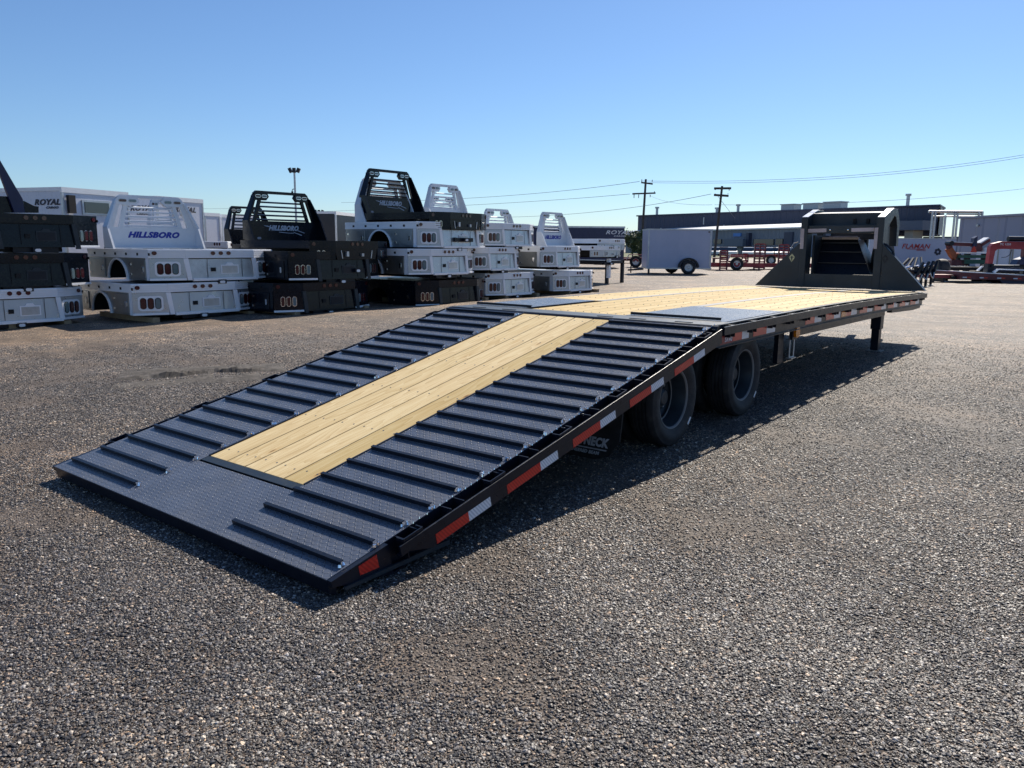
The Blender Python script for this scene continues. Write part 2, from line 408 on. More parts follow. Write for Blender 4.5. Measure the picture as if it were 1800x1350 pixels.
def stone_mat():
    m, t, p = nm('gravel_stone')
    oi = node(t, 'ShaderNodeObjectInfo')
    c = ramp(t, oi.outputs['Random'], [(0, (.034, .033, .034)), (.4, (.068, .065, .064)), (.64, (.125, .118, .110)), (.82, (.24, .22, .198)), (.93, (.42, .39, .34)), (1, (.70, .65, .56))])
    r2 = mth(t, 'FRACT', mth(t, 'MULTIPLY', oi.outputs['Random'], 97.3))
    tint = ramp(t, r2, [(0, (.88, .93, 1.02)), (.4, (1, 1, 1)), (.8, (1.12, 1., .86)), (1, (1.25, .95, .72))])
    gp = node(t, 'ShaderNodeNewGeometry').outputs['Position']
    n1 = noise(t, .9, 4, .5, gp); n2 = noise(t, .35, 3, .5, gp)
    md = ramp(t, n1, [(.36, (.98, .84, .72)), (.46, (.76, .75, .77)), (.56, (.98, .95, .93)), (.68, (1.2, 1.16, 1.1))])
    md = mixc(t, 1., md, ramp(t, n2, [(.35, (.78, .78, .82)), (.6, (1.15, 1.12, 1.08))]), 'MULTIPLY')
    o = mixc(t, 1., mixc(t, 1., c, tint, 'MULTIPLY'), md, 'MULTIPLY')
    t.links.new(o, p.inputs['Base Color'])
    p.inputs['Roughness'].default_value = .5
    return m
M['stone'] = stone_mat()
def foliage_mat():
    m, t, p = nm('leaf_green')
    oi = noise(t, 2.5, 4, .6, coords(t))
    t.links.new(ramp(t, oi, [(.3, (.03, .055, .02)), (.7, (.09, .13, .045))]), p.inputs['Base Color']); p.inputs['Roughness'].default_value = .7
    return m
M['leaf'] = foliage_mat()
def grass_mat():
    m, t, p = nm('verge_grass')
    n = noise(t, .4, 6, .7, coords(t))
    t.links.new(ramp(t, n, [(.3, (.07, .09, .035)), (.7, (.17, .17, .075))]), p.inputs['Base Color']); p.inputs['Roughness'].default_value = .9
    return m
M['grass'] = grass_mat()

# ------------------------------------------------------------------ ground
def ground():
    xs = sorted(set([-3000, -1200, -500, -250, -120, -70] + [-50+i*1.0 for i in range(29)] + [-22+i*.25 for i in range(120)] + [8+i for i in range(20)] + [60, 150, 500, 1500, 3000]))
    ys = sorted(set([-3000, -800, -200, -60, -25] + [-12+i*.25 for i in range(130)] + [20.5+i*1. for i in range(30)] + [60, 80, 110, 150, 250, 500, 1200, 3000]))
    v = []; rnd = random.Random(3)
    for y in ys:
        for x in xs: v.append((x, y, gz(x, y)+gbump(x, y)))
    n = len(xs); f = [(j*n+i, j*n+i+1, (j+1)*n+i+1, (j+1)*n+i) for j in range(len(ys)-1) for i in range(n-1)]
    me = bpy.data.meshes.new('ground'); me.from_pydata(v, [], f); me.materials.append(M['ground'])
    me.polygons.foreach_set('use_smooth', [True]*len(f))
    o = bpy.data.objects.new('ground', me); COL.objects.link(o); o['kind'] = 'structure'
ground()

def rut():
    a = gr(205, 668); b = gr(505, 650); d = (b-a); L = math.hypot(d.x, d.y); ux, uy = d.x/L, d.y/L
    rn = random.Random(5); nu, nv = 110, 22; v = []; f = []
    ph = [rn.uniform(0, 6) for _ in range(6)]
    from mathutils import noise as mn
    for i in range(nu+1):
        for j in range(nv+1):
            u = i/nu; w_ = (j/nv-.5)
            x = a.x+ux*L*u-uy*w_*1.1; y = a.y+uy*L*u+ux*w_*1.1
            env = math.sin(PI*u)**.6*max(0, 1-abs(w_*2))**.7
            c = .12*math.sin(u*7+ph[0])+.05*math.sin(u*19+ph[1])
            q = w_-c*.5
            prof = .035*math.exp(-((q-.07)/.07)**2)-.04*math.exp(-((q+.06)/.06)**2)
            nz = mn.fractal(Vector((x*5, y*5, 0)), 1, 2, 5)*.018+mn.fractal(Vector((x*16, y*16, 3)), 1, 2, 4)*.012
            v.append((x, y, gz(x, y)+gbump(x, y)+.001+env*(prof*(.5+.8*abs(math.sin(u*9+ph[2])))+nz+.012)))
    for i in range(nu):
        for j in range(nv): k = i*(nv+1)+j; f.append((k, k+1, k+nv+2, k+nv+1))
    me = bpy.data.meshes.new('wheel_rut'); me.from_pydata(v, [], f)
    m, t, p = nm('rutted_dirt'); n_ = noise(t, 9, 6, .7, coords(t))
    t.links.new(ramp(t, n_, [(.3, (.035, .029, .024)), (.5, (.075, .065, .056)), (.7, (.14, .124, .108))]), p.inputs['Base Color']); p.inputs['Roughness'].default_value = .95
    me.materials.append(m); o = bpy.data.objects.new('wheel_rut', me); COL.objects.link(o); o['kind'] = 'structure'
rut()

def gravel():
    # wedge of loose stones in front of the camera, real little rocks
    v = []; f = []; nR, nA = 70, 60
    a0 = math.atan2(FW.y, FW.x)
    for i in range(nR+1):
        r_ = 1.45*(14./1.45)**(i/nR)
        for j in range(nA+1):
            a = a0+R(40)-R(80)*j/nA
            x, y = CX+r_*math.cos(a), CY+r_*math.sin(a); v.append((x, y, gz(x, y)+gbump(x, y)+.002))
    for i in range(nR):
        for j in range(nA):
            k = i*(nA+1)+j; f.append((k, k+1, k+nA+2, k+nA+1))
    me = bpy.data.meshes.new('gravel'); me.from_pydata(v, [], f); me.materials.append(M['ground'])
    at = me.attributes.new('dens', 'FLOAT', 'POINT')
    for i in range(nR+1):
        r_ = 1.45*(14./1.45)**(i/nR)
        d = 24000 if r_ < 3 else 24000*(3/r_)**1.7
        d *= 1-sstep((r_-8.5)/5.3)
        for j in range(nA+1): at.data[i*(nA+1)+j].value = d
    o = bpy.data.objects.new('gravel', me); COL.objects.link(o); o['kind'] = 'stuff'
    tag(o, 'loose dark grey gravel stones scattered over the yard in the foreground', 'gravel')
    g = bpy.data.node_groups.new('scatter_gravel', 'GeometryNodeTree')
    g.interface.new_socket('Geometry', in_out='INPUT', socket_type='NodeSocketGeometry')
    g.interface.new_socket('Geometry', in_out='OUTPUT', socket_type='NodeSocketGeometry')
    L = g.links.new
    gi = g.nodes.new('NodeGroupInput'); go = g.nodes.new('NodeGroupOutput')
    na = g.nodes.new('GeometryNodeInputNamedAttribute'); na.data_type = 'FLOAT'; na.inputs['Name'].default_value = 'dens'
    # clumps and bare patches
    nz = g.nodes.new('ShaderNodeTexNoise'); nz.inputs['Scale'].default_value = .9; nz.inputs['Detail'].default_value = 4
    pos = g.nodes.new('GeometryNodeInputPosition'); L(pos.outputs[0], nz.inputs['Vector'])
    mr = g.nodes.new('ShaderNodeMapRange'); L(nz.outputs['Fac'], mr.inputs[0]); mr.inputs[1].default_value = .40; mr.inputs[2].default_value = .52; mr.inputs[3].default_value = .34; mr.inputs[4].default_value = 1.25
    mu = g.nodes.new('ShaderNodeMath'); mu.operation = 'MULTIPLY'; L(na.outputs[0], mu.inputs[0]); L(mr.outputs[0], mu.inputs[1])
    dp = g.nodes.new('GeometryNodeDistributePointsOnFaces'); L(gi.outputs[0], dp.inputs['Mesh']); L(mu.outputs[0], dp.inputs['Density'])
    jn = g.nodes.new('GeometryNodeJoinGeometry')
    for k in range(4):
        ic = g.nodes.new('GeometryNodeMeshIcoSphere'); ic.inputs['Radius'].default_value = 1; ic.inputs['Subdivisions'].default_value = 2 if k < 2 else 1
        sp = g.nodes.new('GeometryNodeSetPosition'); L(ic.outputs[0], sp.inputs['Geometry'])
        p2 = g.nodes.new('GeometryNodeInputPosition'); ad = g.nodes.new('ShaderNodeVectorMath'); ad.operation = 'ADD'; ad.inputs[1].default_value = (k*7.3, k*3.1, k)
        L(p2.outputs[0], ad.inputs[0])
        n2 = g.nodes.new('ShaderNodeTexNoise'); n2.inputs['Scale'].default_value = .9; n2.inputs['Detail'].default_value = 2; L(ad.outputs[0], n2.inputs['Vector'])
        sb = g.nodes.new('ShaderNodeVectorMath'); sb.operation = 'SUBTRACT'; L(n2.outputs['Color'], sb.inputs[0]); sb.inputs[1].default_value = (.5, .5, .5)
        sc = g.nodes.new('ShaderNodeVectorMath'); sc.operation = 'SCALE'; L(sb.outputs[0], sc.inputs[0]); sc.inputs['Scale'].default_value = 2.2
        L(sc.outputs[0], sp.inputs['Offset'])
        gi2 = g.nodes.new('GeometryNodeGeometryToInstance'); L(sp.outputs[0], gi2.inputs[0]); L(gi2.outputs[0], jn.inputs[0])
    sm = g.nodes.new('GeometryNodeSetMaterial'); sm.inputs['Material'].default_value = M['stone']; L(jn.outputs[0], sm.inputs[0])
    ip = g.nodes.new('GeometryNodeInstanceOnPoints'); L(dp.outputs['Points'], ip.inputs['Points']); L(sm.outputs[0], ip.inputs['Instance'])
    ip.inputs['Pick Instance'].default_value = True
    rr = g.nodes.new('FunctionNodeRandomValue'); rr.data_type = 'FLOAT_VECTOR'; rr.inputs[0].default_value = (-.45, -.45, 0); rr.inputs[1].default_value = (.45, .45, 6.28); L(rr.outputs[0], ip.inputs['Rotation'])
    rs = g.nodes.new('FunctionNodeRandomValue'); rs.data_type = 'FLOAT'; rs.inputs[2].default_value = 0; rs.inputs[3].default_value = 1; rs.inputs['Seed'].default_value = 5
    pw = g.nodes.new('ShaderNodeMath'); pw.operation = 'POWER'; L(rs.outputs[1], pw.inputs[0]); pw.inputs[1].default_value = 4
    ms = g.nodes.new('ShaderNodeMapRange'); L(pw.outputs[0], ms.inputs[0]); ms.inputs[3].default_value = .0027; ms.inputs[4].default_value = .0082
    cx = g.nodes.new('ShaderNodeCombineXYZ'); L(ms.outputs[0], cx.inputs[0]); L(ms.outputs[0], cx.inputs[1])
    m3 = g.nodes.new('ShaderNodeMath'); m3.operation = 'MULTIPLY'; L(ms.outputs[0], m3.inputs[0]); m3.inputs[1].default_value = .5; L(m3.outputs[0], cx.inputs[2])
    L(cx.outputs[0], ip.inputs['Scale'])
    L(ip.outputs[0], go.inputs[0])
    md = o.modifiers.new('scatter', 'NODES'); md.node_group = g
gravel()

# ------------------------------------------------------------------ far setting
def facade_box(name_, label, cat, pL, pR, depth, ztop, mat, roofcap=None):
    """box building whose front runs pL->pR (ground xy), depth goes away from camera"""
    a = math.atan2(pR[1]-pL[1], pR[0]-pL[0]); Lx = math.hypot(pR[0]-pL[0], pR[1]-pL[1])
    t = thing(name_, label, cat, (pL[0], pL[1], 0), a)
    return t, Lx
WS = 'M'
def warehouse():
    pL = atd(1121, 400, 160); pR = atd(1647, 400, 112.6)
    t, Lx = facade_box('warehouse', 'long low warehouse with dark blue upper wall and grey lower front behind the yard', 'building', pL, pR, 40, 7.5, None)
    MB().prism([(0, 0), (Lx, 0), (Lx-3.9, 9), (0, 9)], 'z', 3.2, 7.25).build('upper_wall', M['clad_navy'], t)
    MB().prism([(-.3, -.25), (Lx+.3, -.25), (Lx-3.6, 9.3), (-.3, 9.3)], 'z', 7.26, 7.5).build('roof_edge', M['wall_navy'], t)
    # lower front block stands forward on the right
    q0 = atd(1098, 408, 160); q1 = atd(1404, 397, 111)
    inv = Matrix.Translation(t.location) @ Matrix.Rotation(t.rotation_euler.z, 4, 'Z'); inv = inv.inverted()
    l0 = inv @ q0; l1 = inv @ q1
    a = math.atan2(l1.y-l0.y, l1.x-l0.x); Ls = math.hypot(l1.x-l0.x, l1.y-l0.y)
    Mx = Matrix.Translation((l0.x, l0.y, 0)) @ Matrix.Rotation(a, 4, 'Z')
    MB(Mx).box(0, Ls, .3, 12, -.5, 4.0).build('lower_wall', M['clad_grey'], t)
    MB(Mx).prism([(-.1, 4.01), (-.1, 4.2), (6, 4.95), (12, 5.0), (12, 4.01)], 'x', -1, Ls+.3).build('lower_roof', M['white_bright'], t)  # white roof of the lower block, its slope shaped to catch the sun
    def fx(px): # distance along the lower front for a photo column
        d = ray(px, 430); d2 = (inv.to_3x3() @ d); o2 = inv @ CAMP
        mi = Mx.inverted(); o3 = mi @ o2; d3 = mi.to_3x3() @ d2
        return o3.x+d3.x*(-o3.y/d3.y)
    for (x0, x1, z0, z1, mat, nme) in ((1253,1266,1.9,2.6,'glass','window'),(1270,1279,1.9,2.6,'glass','window'),(1322,1358,1.7,2.55,'glass','window'),(1362,1374,1.7,2.6,'glass','window'),
                                   (1376,1391,1.3,3.5,'wall_navy','door_panel'),(1287,1300,3.0,3.5,'blue_sign','sign_board'),(1303,1311,2.9,3.4,'wall_grey','sign_board'),
                                   (1286,1303,-.2,1.1,'concrete','door'),(1277,1285,-.2,1.4,'glass','door'),(1304,1320,-.2,1.5,'wall_navy','door'),(1355,1362,-.2,1.2,'glass','door')):
        MB(Mx).box(fx(x0), fx(x1), .1, .28, z0, z1).build(nme, M[mat], t)
    MB(Mx).box(fx(1280), fx(1314), -.9, .29, 1.45, 2.6).build('canopy', M['wall_grey'], t)
    MB(Mx).box(fx(1313.5), fx(1318), -.3, .29, 1.5, 3.5).build('pilaster', M['wall_navy'], t)
    # roof vents
    def ux(px):
        d = inv.to_3x3() @ ray(px, 380); o2 = inv @ CAMP; return o2.x+d.x*(-o2.y/d.y)
    for px, w_, h_ in ((1364,2.6,1.0),(1404,2.8,1.0),(1442,3.0,1.1)):
        x = ux(px); MB().box(x-w_/2, x+w_/2, 3, 5, 7.5, 7.5+h_).box(x-w_/2-.15, x+w_/2+.15, 2.85, 5.15, 7.5+h_, 7.65+h_).build('roof_unit', M['galv'], t)
    for px, h_ in ((1142,1.2),(1247,.6),(1284,1.0),(1581,1.4)):
        x = ux(px); MB().tube((x, 2, 7.4), (x, 2, 7.6+h_), .25, 8).tube((x, 2, 7.6+h_), (x, 2, 7.9+h_), .42, 8).build('vent_pipe', M['galv'], t)
    for px, z in ((1163,3.6),(1238,5.4),(1274,4.0),(1388,3.9)):
        x = ux(px); MB().box(x-.12, x+.12, -.12, -.01, z, z+1.3).build('wall_pipe', M['galv'], t)
    # stepped end block with a glass balcony
    MB().box(ux(1560), Lx, -4, -.3, 3.9, 5.2).build('end_block', M['wall_grey'], t)
    MB().box(ux(1567), ux(1602), -5.0, -4.85, 4.9, 6.2).build('glass_balustrade', M['lens_clear'], t)
    MB().box(ux(1566), ux(1604), -5.1, -4.1, 4.6, 4.88).build('balcony', M['concrete'], t)
    MB().box(ux(1562), ux(1582), -1, -.3, -.5, 3.88).build('wall_panel', M['wall_lilac'], t)
    MB().box(ux(1612), ux(1627), -3, -.3, -.5, 3.88).build('wall_panel', M['wall_tan'], t)
    MB().box(ux(1582), ux(1612), -6, -.3, -.5, 2.3).build('annexe_wall', M['wall_lilac'], t)
    x = ux(1586); MB().lathe([(0, 0), (0, 1.4), (4.5, 1.4), (4.9, 1.2), (5.0, 0)], 16, 'z', (x, -9, -.3)).build('silo', M['white_bright'], t, smooth=True)
    # porch soffit panel at the right end
    xr = Lx
    MB().prism([(Lx+.25, 0), (Lx+.3, -.1), (Lx-3.6, 9), (Lx-3.65, 8.9)], 'z', 3.3, 7.2).build('end_wall', M['wall_navy'], t)
warehouse()

def pipe_frame():
    D = 95; z = lambda y: (435.8-y)*D/FPX+CH
    t0 = atd(1650, 440, D); t1 = atd(1720, 440, D)
    a = math.atan2(t1.y-t0.y, t1.x-t0.x); Lx = (t1-t0).length
    t = thing('steel_gantry', 'open steel pipe gantry standing left of the pale grey warehouse', 'gantry', (t0.x, t0.y, 0), a)
    k = Lx/70
    for px, y in ((1633,372),(1638,372),(1656,378),(1672,374),(1677,374),(1714,371),(1720,371)):
        x = (px-1650)*k; MB().tube((x, 0, 0), (x, 0, z(y)), .13, 8).build('post', M['galv'], t)
    for y, x0, x1 in ((371.5,1628,1722),(375.5,1660,1722),(379.5,1634,1715)):
        MB().tube(((x0-1650)*k, .3, z(y)), ((x1-1650)*k, .3, z(y)), .09 if y > 373 else .16, 8).build('beam', M['galv'], t)
pipe_frame()
def pale_shed():
    pL = atd(1683, 435, 62); pR = atd(1900, 435, 50)
    a = math.atan2(pR.y-pL.y, pR.x-pL.x); Lx = math.hypot(pR.x-pL.x, pR.y-pL.y)
    t = thing('pale_shed', 'big plain pale grey metal shed at the right edge behind the red machinery', 'building', (pL.x, pL.y, 0), a)
    MB().box(0, Lx, 0, 18, -.2, 3.62).build('wall', M['clad_pale'], t)
    MB().box(-.15, Lx+.1, -.12, 18.1, 3.63, 3.78).build('roof_edge', M['wall_lilac'], t)
    MB().box(2.1, 2.35, -.14, -.01, 3.0, 3.15).build('wall_lamp', M['galv'], t)
    b = atd(1625, 435, 120); c = atd(1685, 435, 118)
    a = math.atan2(c.y-b.y, c.x-b.x)
    t = thing('low_shed', 'low grey shed far off seen between the gantry posts', 'building', (b.x, b.y, 0), a)
    MB().box(0, (c-b).length+6, 0, 8, -.2, 2.9).build('wall', M['wall_lilac'], t)
    MB().prism([(-.3, 2.9), ((c-b).length+6.3, 2.9), ((c-b).length+6.3, 3.2), (-.3, 3.1)], 'y', -.3, 8.3).build('roof', M['wall_grey'], t)
pale_shed()

# verge and road far off
p0, p1, p2, p3 = gr(1000, 452), gr(1500, 455), atd(1560, 440, 150), atd(960, 440, 185)
MB().quad((p0.x, p0.y, .058), (p1.x, p1.y, .058), (p2.x, p2.y, .058), (p3.x, p3.y, .058)).build('grass_verge', M['grass'], kind='structure')

def tree(px, D, h, wd, label):
    p = atd(px, 445, D); t = thing('green_bush' if h < 4 else 'tree', label, 'bush', (p.x, p.y, .05))
    b = MB().tube((0, 0, -.1), (.05, 0, h*.6), .09, 6, .04)
    for k in range(7):
        a = k*2.4; b.tube((.02, 0, h*(.2+.05*k)), (.5*wd*math.cos(a)*.7, .5*wd*math.sin(a)*.7, h*(.5+.06*k)), .035, 5, .012)
    b.build('trunk', M['pole'], t)
    rn = random.Random(int(px)); b = MB()
    cl = [(rn.gauss(0, wd*.22), rn.gauss(0, wd*.22), h*rn.uniform(.3, .92)) for k in range(22)]
    for c in cl:
        for k in range(70):
            x, y, z = [c[i]+rn.gauss(0, .17*wd*.45) for i in range(3)]
            if z < .1: continue
            s = rn.uniform(.05, .13); u = Vector((rn.gauss(0,1), rn.gauss(0,1), rn.gauss(0,1))).normalized(); v_ = u.orthogonal().normalized()*s; w_ = u.cross(v_.normalized())*s
            o = Vector((x, y, z)); b.quad(o-v_-w_, o+v_-w_*.4, o+v_*.6+w_, o-v_*.7+w_*.8)
    b.build('crown', M['leaf'], t)
tree(1112, 92, 3.0, 3.2, 'pale green bush behind the left end of the trailers, nearest the black box trailer')
tree(1124, 88, 2.3, 2.6, 'small green bush at the foot of the left power pole')
tree(1134, 84, 3.2, 2.4, 'rounded green bush just left of the weathered white cargo trailer')

def utility_pole(px, yb, ytop, D, lean, label, arms):
    b = atd(px, yb, D); z = lambda y: zof(px, y, b)
    zt = z(ytop); k = D/FPX
    t = thing('utility_pole', label, 'power pole', (b.x, b.y, 0), math.atan2(RT.y, RT.x), 'wooden utility poles')
    MB().tube((0, 0, -.2), (lean*k, 0, zt), 2.4*k, 10, 1.9*k).build('shaft', M['pole'], t, smooth=True)
    for (y, x0, x1, dz, ins) in arms:
        xc = lean*k*(z(y)/zt)
        a = MB().prism([(xc+x0*k, z(y)+.08), (xc+x1*k, z(y)+.08+dz), (xc+x1*k, z(y)-.08+dz), (xc+x0*k, z(y)-.08)], 'y', -.19, -.07).build('crossarm', M['pole'], t)
        for x in ins:
            s = 1 if x[1] > 0 else -1
            MB().tube((xc+x[0]*k, -.13, z(y)+(.08 if s > 0 else -.08)), (xc+x[0]*k, -.13, z(y)+x[1]), .05, 6, .035).build('insulator', M['concrete'], a)
    return (b, z, k)
PA = utility_pole(1126.5, 448, 315, 88, 4, 'taller darker power pole with two crossarms left of the cargo trailer', [(321,-8,12,-.15,[(-7,.35),(11,.3)]),(341,-22,18,.1,[(-19,-.45),(-11,-.45),(9,-.35),(16,.3)])])
PB = utility_pole(1253.5, 470, 327, 62, 8.5, 'leaning power pole with two short crossarms behind the cargo trailer', [(331.5,-14,15,.02,[(-12,-.12),(12,-.15)]),(343,-13,12,-.06,[(-11,.1),(11,.12)])])
def wire(pts, D0, D1, r, nme='power_line', label='thin cable'):
    n = 24; P = []
    (x0, y0), (xm, ym), (x1, y1) = pts
    for i in range(n+1):
        s = i/n
        x = (1-s)**2*x0+2*s*(1-s)*xm+s*s*x1; y = (1-s)**2*y0+2*s*(1-s)*ym+s*s*y1
        D = 1/((1-s)/D0+s/D1); P.append(atd(x, y, D))
    o = MB().path(P, r, 4).build(nme, M['wire']); tag(o, label, 'cable'); return o
wire([(1130,318),(1500,325),(1830,267)], 88, 70, .020, label='upper of the pair of cables running right from the taller power pole')
wire([(1137,321),(1500,329),(1830,271)], 88, 70, .020, label='lower of the pair of cables running right from the taller power pole')
wire([(1256,360),(1560,362),(1830,328)], 62, 60, .014, label='single low cable running right from the leaning power pole')
wire([(600,356),(900,352),(1124,319)], 150, 88, .028, label='upper cable reaching the taller power pole from the far left')
wire([(560,372),(900,360),(1107,341)], 150, 88, .026, label='lower cable reaching the taller power pole from the far left')
wire([(820,382),(1040,385),(1250,341)], 120, 62, .020, label='cable sweeping up from the left to the crossarm of the leaning pole')
wire([(1145,345),(1180,362),(1252,360)], 88, 62, .014, label='slack cable sagging between the two power poles')
wire([(0,338),(200,372),(430,366)], 140, 140, .02, label='faint cable crossing the sky behind the white trailers')
wire([(1262,345),(1275,362),(1292,384)], 62, 66, .014, label='guy wire falling right from the leaning power pole')

def light_mast(px, ytop, D, label, s=1, ybase=440):
    b = atd(px, 436, D); k = D/FPX; H = zof(px, ytop, b)
    t = thing('light_mast', label, 'floodlight pole', (b.x, b.y, 0), math.atan2(RT.y, RT.x), 'floodlight masts')
    MB().tube((0,0,0), (0,0,H), 2.0*k*s, 10, 1.7*k*s).build('mast', M['galv'], t, smooth=True)
    MB().box(-8*k*s, 8*k*s, -.05, .05, H-.03, H+.05).build('crossbar', M['galv'], t)
    for x in (-7.0, -.3, 6.8):
        MB(Matrix.Translation((x*k*s, 0, H+.1)) @ Matrix.Rotation(.3*x/5, 4, 'Y')).box(-2.6*k*s, 2.6*k*s, -.12, .12, -4*k*s, 4*k*s).build('floodlight', M['black'], t)
    if s == 1:
        MB().path([(0, 0, H-30*k), (-3*k, 0, H-29*k), (-5*k, 0, H-31*k), (-5*k, 0, H-33*k)], .03).lathe([(0,0),(0,1.6*k),(-2*k,1.9*k),(-3.2*k,1.2*k),(-3.6*k,0)], 10, 'z', (-5*k, 0, H-33*k)).build('camera_dome', M['black'], t)
light_mast(522.5, 302, 60, 'tall floodlight mast with camera dome rising behind the black truck beds')
light_mast(563, 374, 90, 'short distant floodlight mast right of the black headache rack', .8)

# parked cars far off
def car(px, D, mat, label, s=1, yb=446):
    b = atd(px, yb, D); t = thing('parked_car', label, 'car', (b.x, b.y, .06), math.atan2(RT.y, RT.x)+1.25, 'cars parked in front of the warehouse')
    body = [(-2.2,.35),(-2.2,.75),(-1.5,.9),(1.1,.92),(2.1,.8),(2.25,.35)]
    MB().prism(body, 'y', -.85, .85).build('body', M[mat], t, bevel=.05)
    MB().prism([(-1.6,.9),(-1.0,1.42),(.35,1.45),(1.15,.92)], 'y', -.72, .72).build('cabin', M['glass'], t)
    MB().prism([(-1.0,1.42),(-.9,1.5),(.25,1.52),(.38,1.44)], 'y', -.7, .7).build('roof', M[mat], t)
    for x in (-1.35, 1.4):
        for y in (-.86, .7): MB().lathe([(0,0),(0,.32),(.16,.32),(.16,0)], 14, 'y', (x, y, .32)).build('wheel', M['rubber'], t)
    t.scale = (s*.85, s*.85, s*.85)
for px, D, mt, lb in ((1257,118,'white_bright','white car parked nearest the leaning power pole'),(1287,114,'white_bright','white car parked in front of the warehouse entrance'),(1315,108,'white_bright','white car parked left of the tall red ramp pair'),
                      (1350,106,'white_bright','white car seen between the two tall red ramps'),(1363,108,'black','dark car parked between the two tall red ramps'),(1384,104,'white_bright','white car partly behind the gooseneck corner'),(1272,120,'navy','dark car parked second from the leaning power pole'),(1332,110,'white_bright','white car glimpsed behind the left tall red ramp'),(1372,107,'galv','silver car parked beside the dark one behind the red ramps')):
    car(px, D, mt, lb)

# ------------------------------------------------------------------ enclosed trailers
def oval(cy, cz, w_, h_, n=6): return rrect(cy, cz, w_, h_, min(w_, h_)/2-.0005, n)
def wheel_parts(parent, c, r, wd, ax='y', name='wheel', rim=True, nseg=28, side=-1):
    """tyre ring + rim; axle along ax; side = which end is the outer face"""
    o = bpy.data.objects.new(name, None); COL.objects.link(o); o.parent = parent; o.location = c
    rr = r*.56; h = wd/2
    prof = [(-h*.8, rr), (-h, rr*1.12), (-h, r*.9), (-h*.86, r*.975), (-h*.6, r), (h*.6, r), (h*.86, r*.975), (h, r*.9), (h, rr*1.12), (h*.8, rr)]
    MB().lathe(prof, nseg, ax).build('tyre', M['rubber'], o, smooth=True)
    s = side
    MB().lathe([(s*h*.8, rr), (s*h*.75, rr*.92), (s*h*.3, rr*.85), (s*h*.3, rr*.4), (s*h*.6, rr*.3), (s*h*.6, 0)], nseg, ax).build('rim', M['galv'] if rim else M['black'], o, smooth=True)
    return o
def box_trailer(label, corner, ang_l, Lr, Ll, z0, z1, mat, trim, group=None, nme='enclosed_trailer', cat='trailer'):
    """corner nearest the camera; face A runs along +x local (right in view, length Lr), face B along +y local (going away-left, length Ll)"""
    t = thing(nme, label, cat, corner, ang_l, group)
    MB().box(0, Lr, 0, Ll, z0, z1).build('body', M[mat], t)
    e = .05
    tr = MB()
    tr.box(-.02, Lr+.02, -.02, .05, z1-.10, z1+.03).box(-.02, .05, .052, Ll+.02, z1-.06, z1+.03).box(Lr-.05, Lr+.02, .052, Ll+.02, z1-.06, z1+.03)
    tr.build('roof_rail', M[trim], t)
    MB().box(-.015, .04, -.018, .04, z0, z1-.101).build('corner_post', M['galv'], t)
    MB().box(Lr-.04, Lr+.015, -.018, .04, z0, z1-.101).build('corner_post', M['galv'], t)
    return t

# left background: white trailers behind the stacks
k20 = 20/FPX
c1 = atd(117, 435, 20); A1 = math.atan2(RT.y, RT.x)+R(7.6+50)
def run_to(c, ang, px):
    lo, hi = 0, 30
    for i in range(40):
        md = (lo+hi)/2; d = Vector((c.x+math.cos(ang)*md, c.y+math.sin(ang)*md, CH))-CAMP
        if 900+FPX*d.dot(RT)/d.dot(FW) < px: lo = md
        else: hi = md
    return lo
def left_trailer(px, ytop, D, ang, Lr, label, name2=True, gr_='white enclosed trailers behind the truck beds'):
    c = atd(px, 435.0, D); zt = zof(px, ytop, c)
    Lr = run_to(c, ang, Lr)
    t = box_trailer(label, (c.x, c.y, 0), ang, Lr, 3, .35, zt, 'white', 'white_bright', gr_)
    return t, zt
VR = math.atan2(FW.y, FW.x)-R(20)     # direction the right-hand faces recede in
t, zt = left_trailer(117, 331, 20, VR, 230, 'white enclosed trailer at the far left with a dark vent near its front corner')
MB().box(.55, 1.45, -.03, -.005, zt-.62, zt-.25).build('vent_frame', M['galv'], t)
MB().box(.62, 1.38, -.045, -.031, zt-.57, zt-.3).build('vent', M['glass'], t)
text('lettering', 'ROYAL', .19, M['lettering_dark'], t, (-.012, .52, zt-.34), (R(90), 0, R(-90)), .3, .008, 1.35)
text('lettering', 'CARGO', .075, M['lettering_dark'], t, (-.012, .36, zt-.47), (R(90), 0, R(-90)), .3, .003, 1.5)
MB().box(.1, .3, -.1, -.02, zt-.6, zt-.16).build('rear_frame', M['dark'], t)
t, zt = left_trailer(281, 346, 25, VR, 360, 'white enclosed trailer behind the blue lettered rack, second from the left')
for (x, y, rz) in ((-.012, .6, -90), (run_to(t.location, VR, 328), -.022, 0)):
    text('lettering', 'ROYAL', .22, M['lettering_dark'], t, (x, y, zt-.35), (R(90), 0, R(rz)), .3, .008, 1.3)
    text('lettering', 'CARGO', .085, M['lettering_dark'], t, (x, y, zt-.52), (R(90), 0, R(rz)), .3, .003, 1.5)
t, zt = left_trailer(363, 375, 32, VR, 388, 'narrow white trailer end right of the lettered white trailers')
c = atd(392, 435, 34)
t = box_trailer('pale grey trailer seen between the white trailer and the black racks', (c.x, c.y, 0), VR, 2.2, 4, .35, zof(392, 378, c), 'white', 'white_bright', 'white enclosed trailers behind the truck beds')
c = atd(592, 435, 32)
t = box_trailer('dark fronted enclosed trailer between the black beds and the tall aluminium rack', (c.x, c.y, 0), VR+R(10), 3.0, .9, .35, zof(592, 373, c), 'black', 'white_bright', 'white enclosed trailers behind the truck beds')
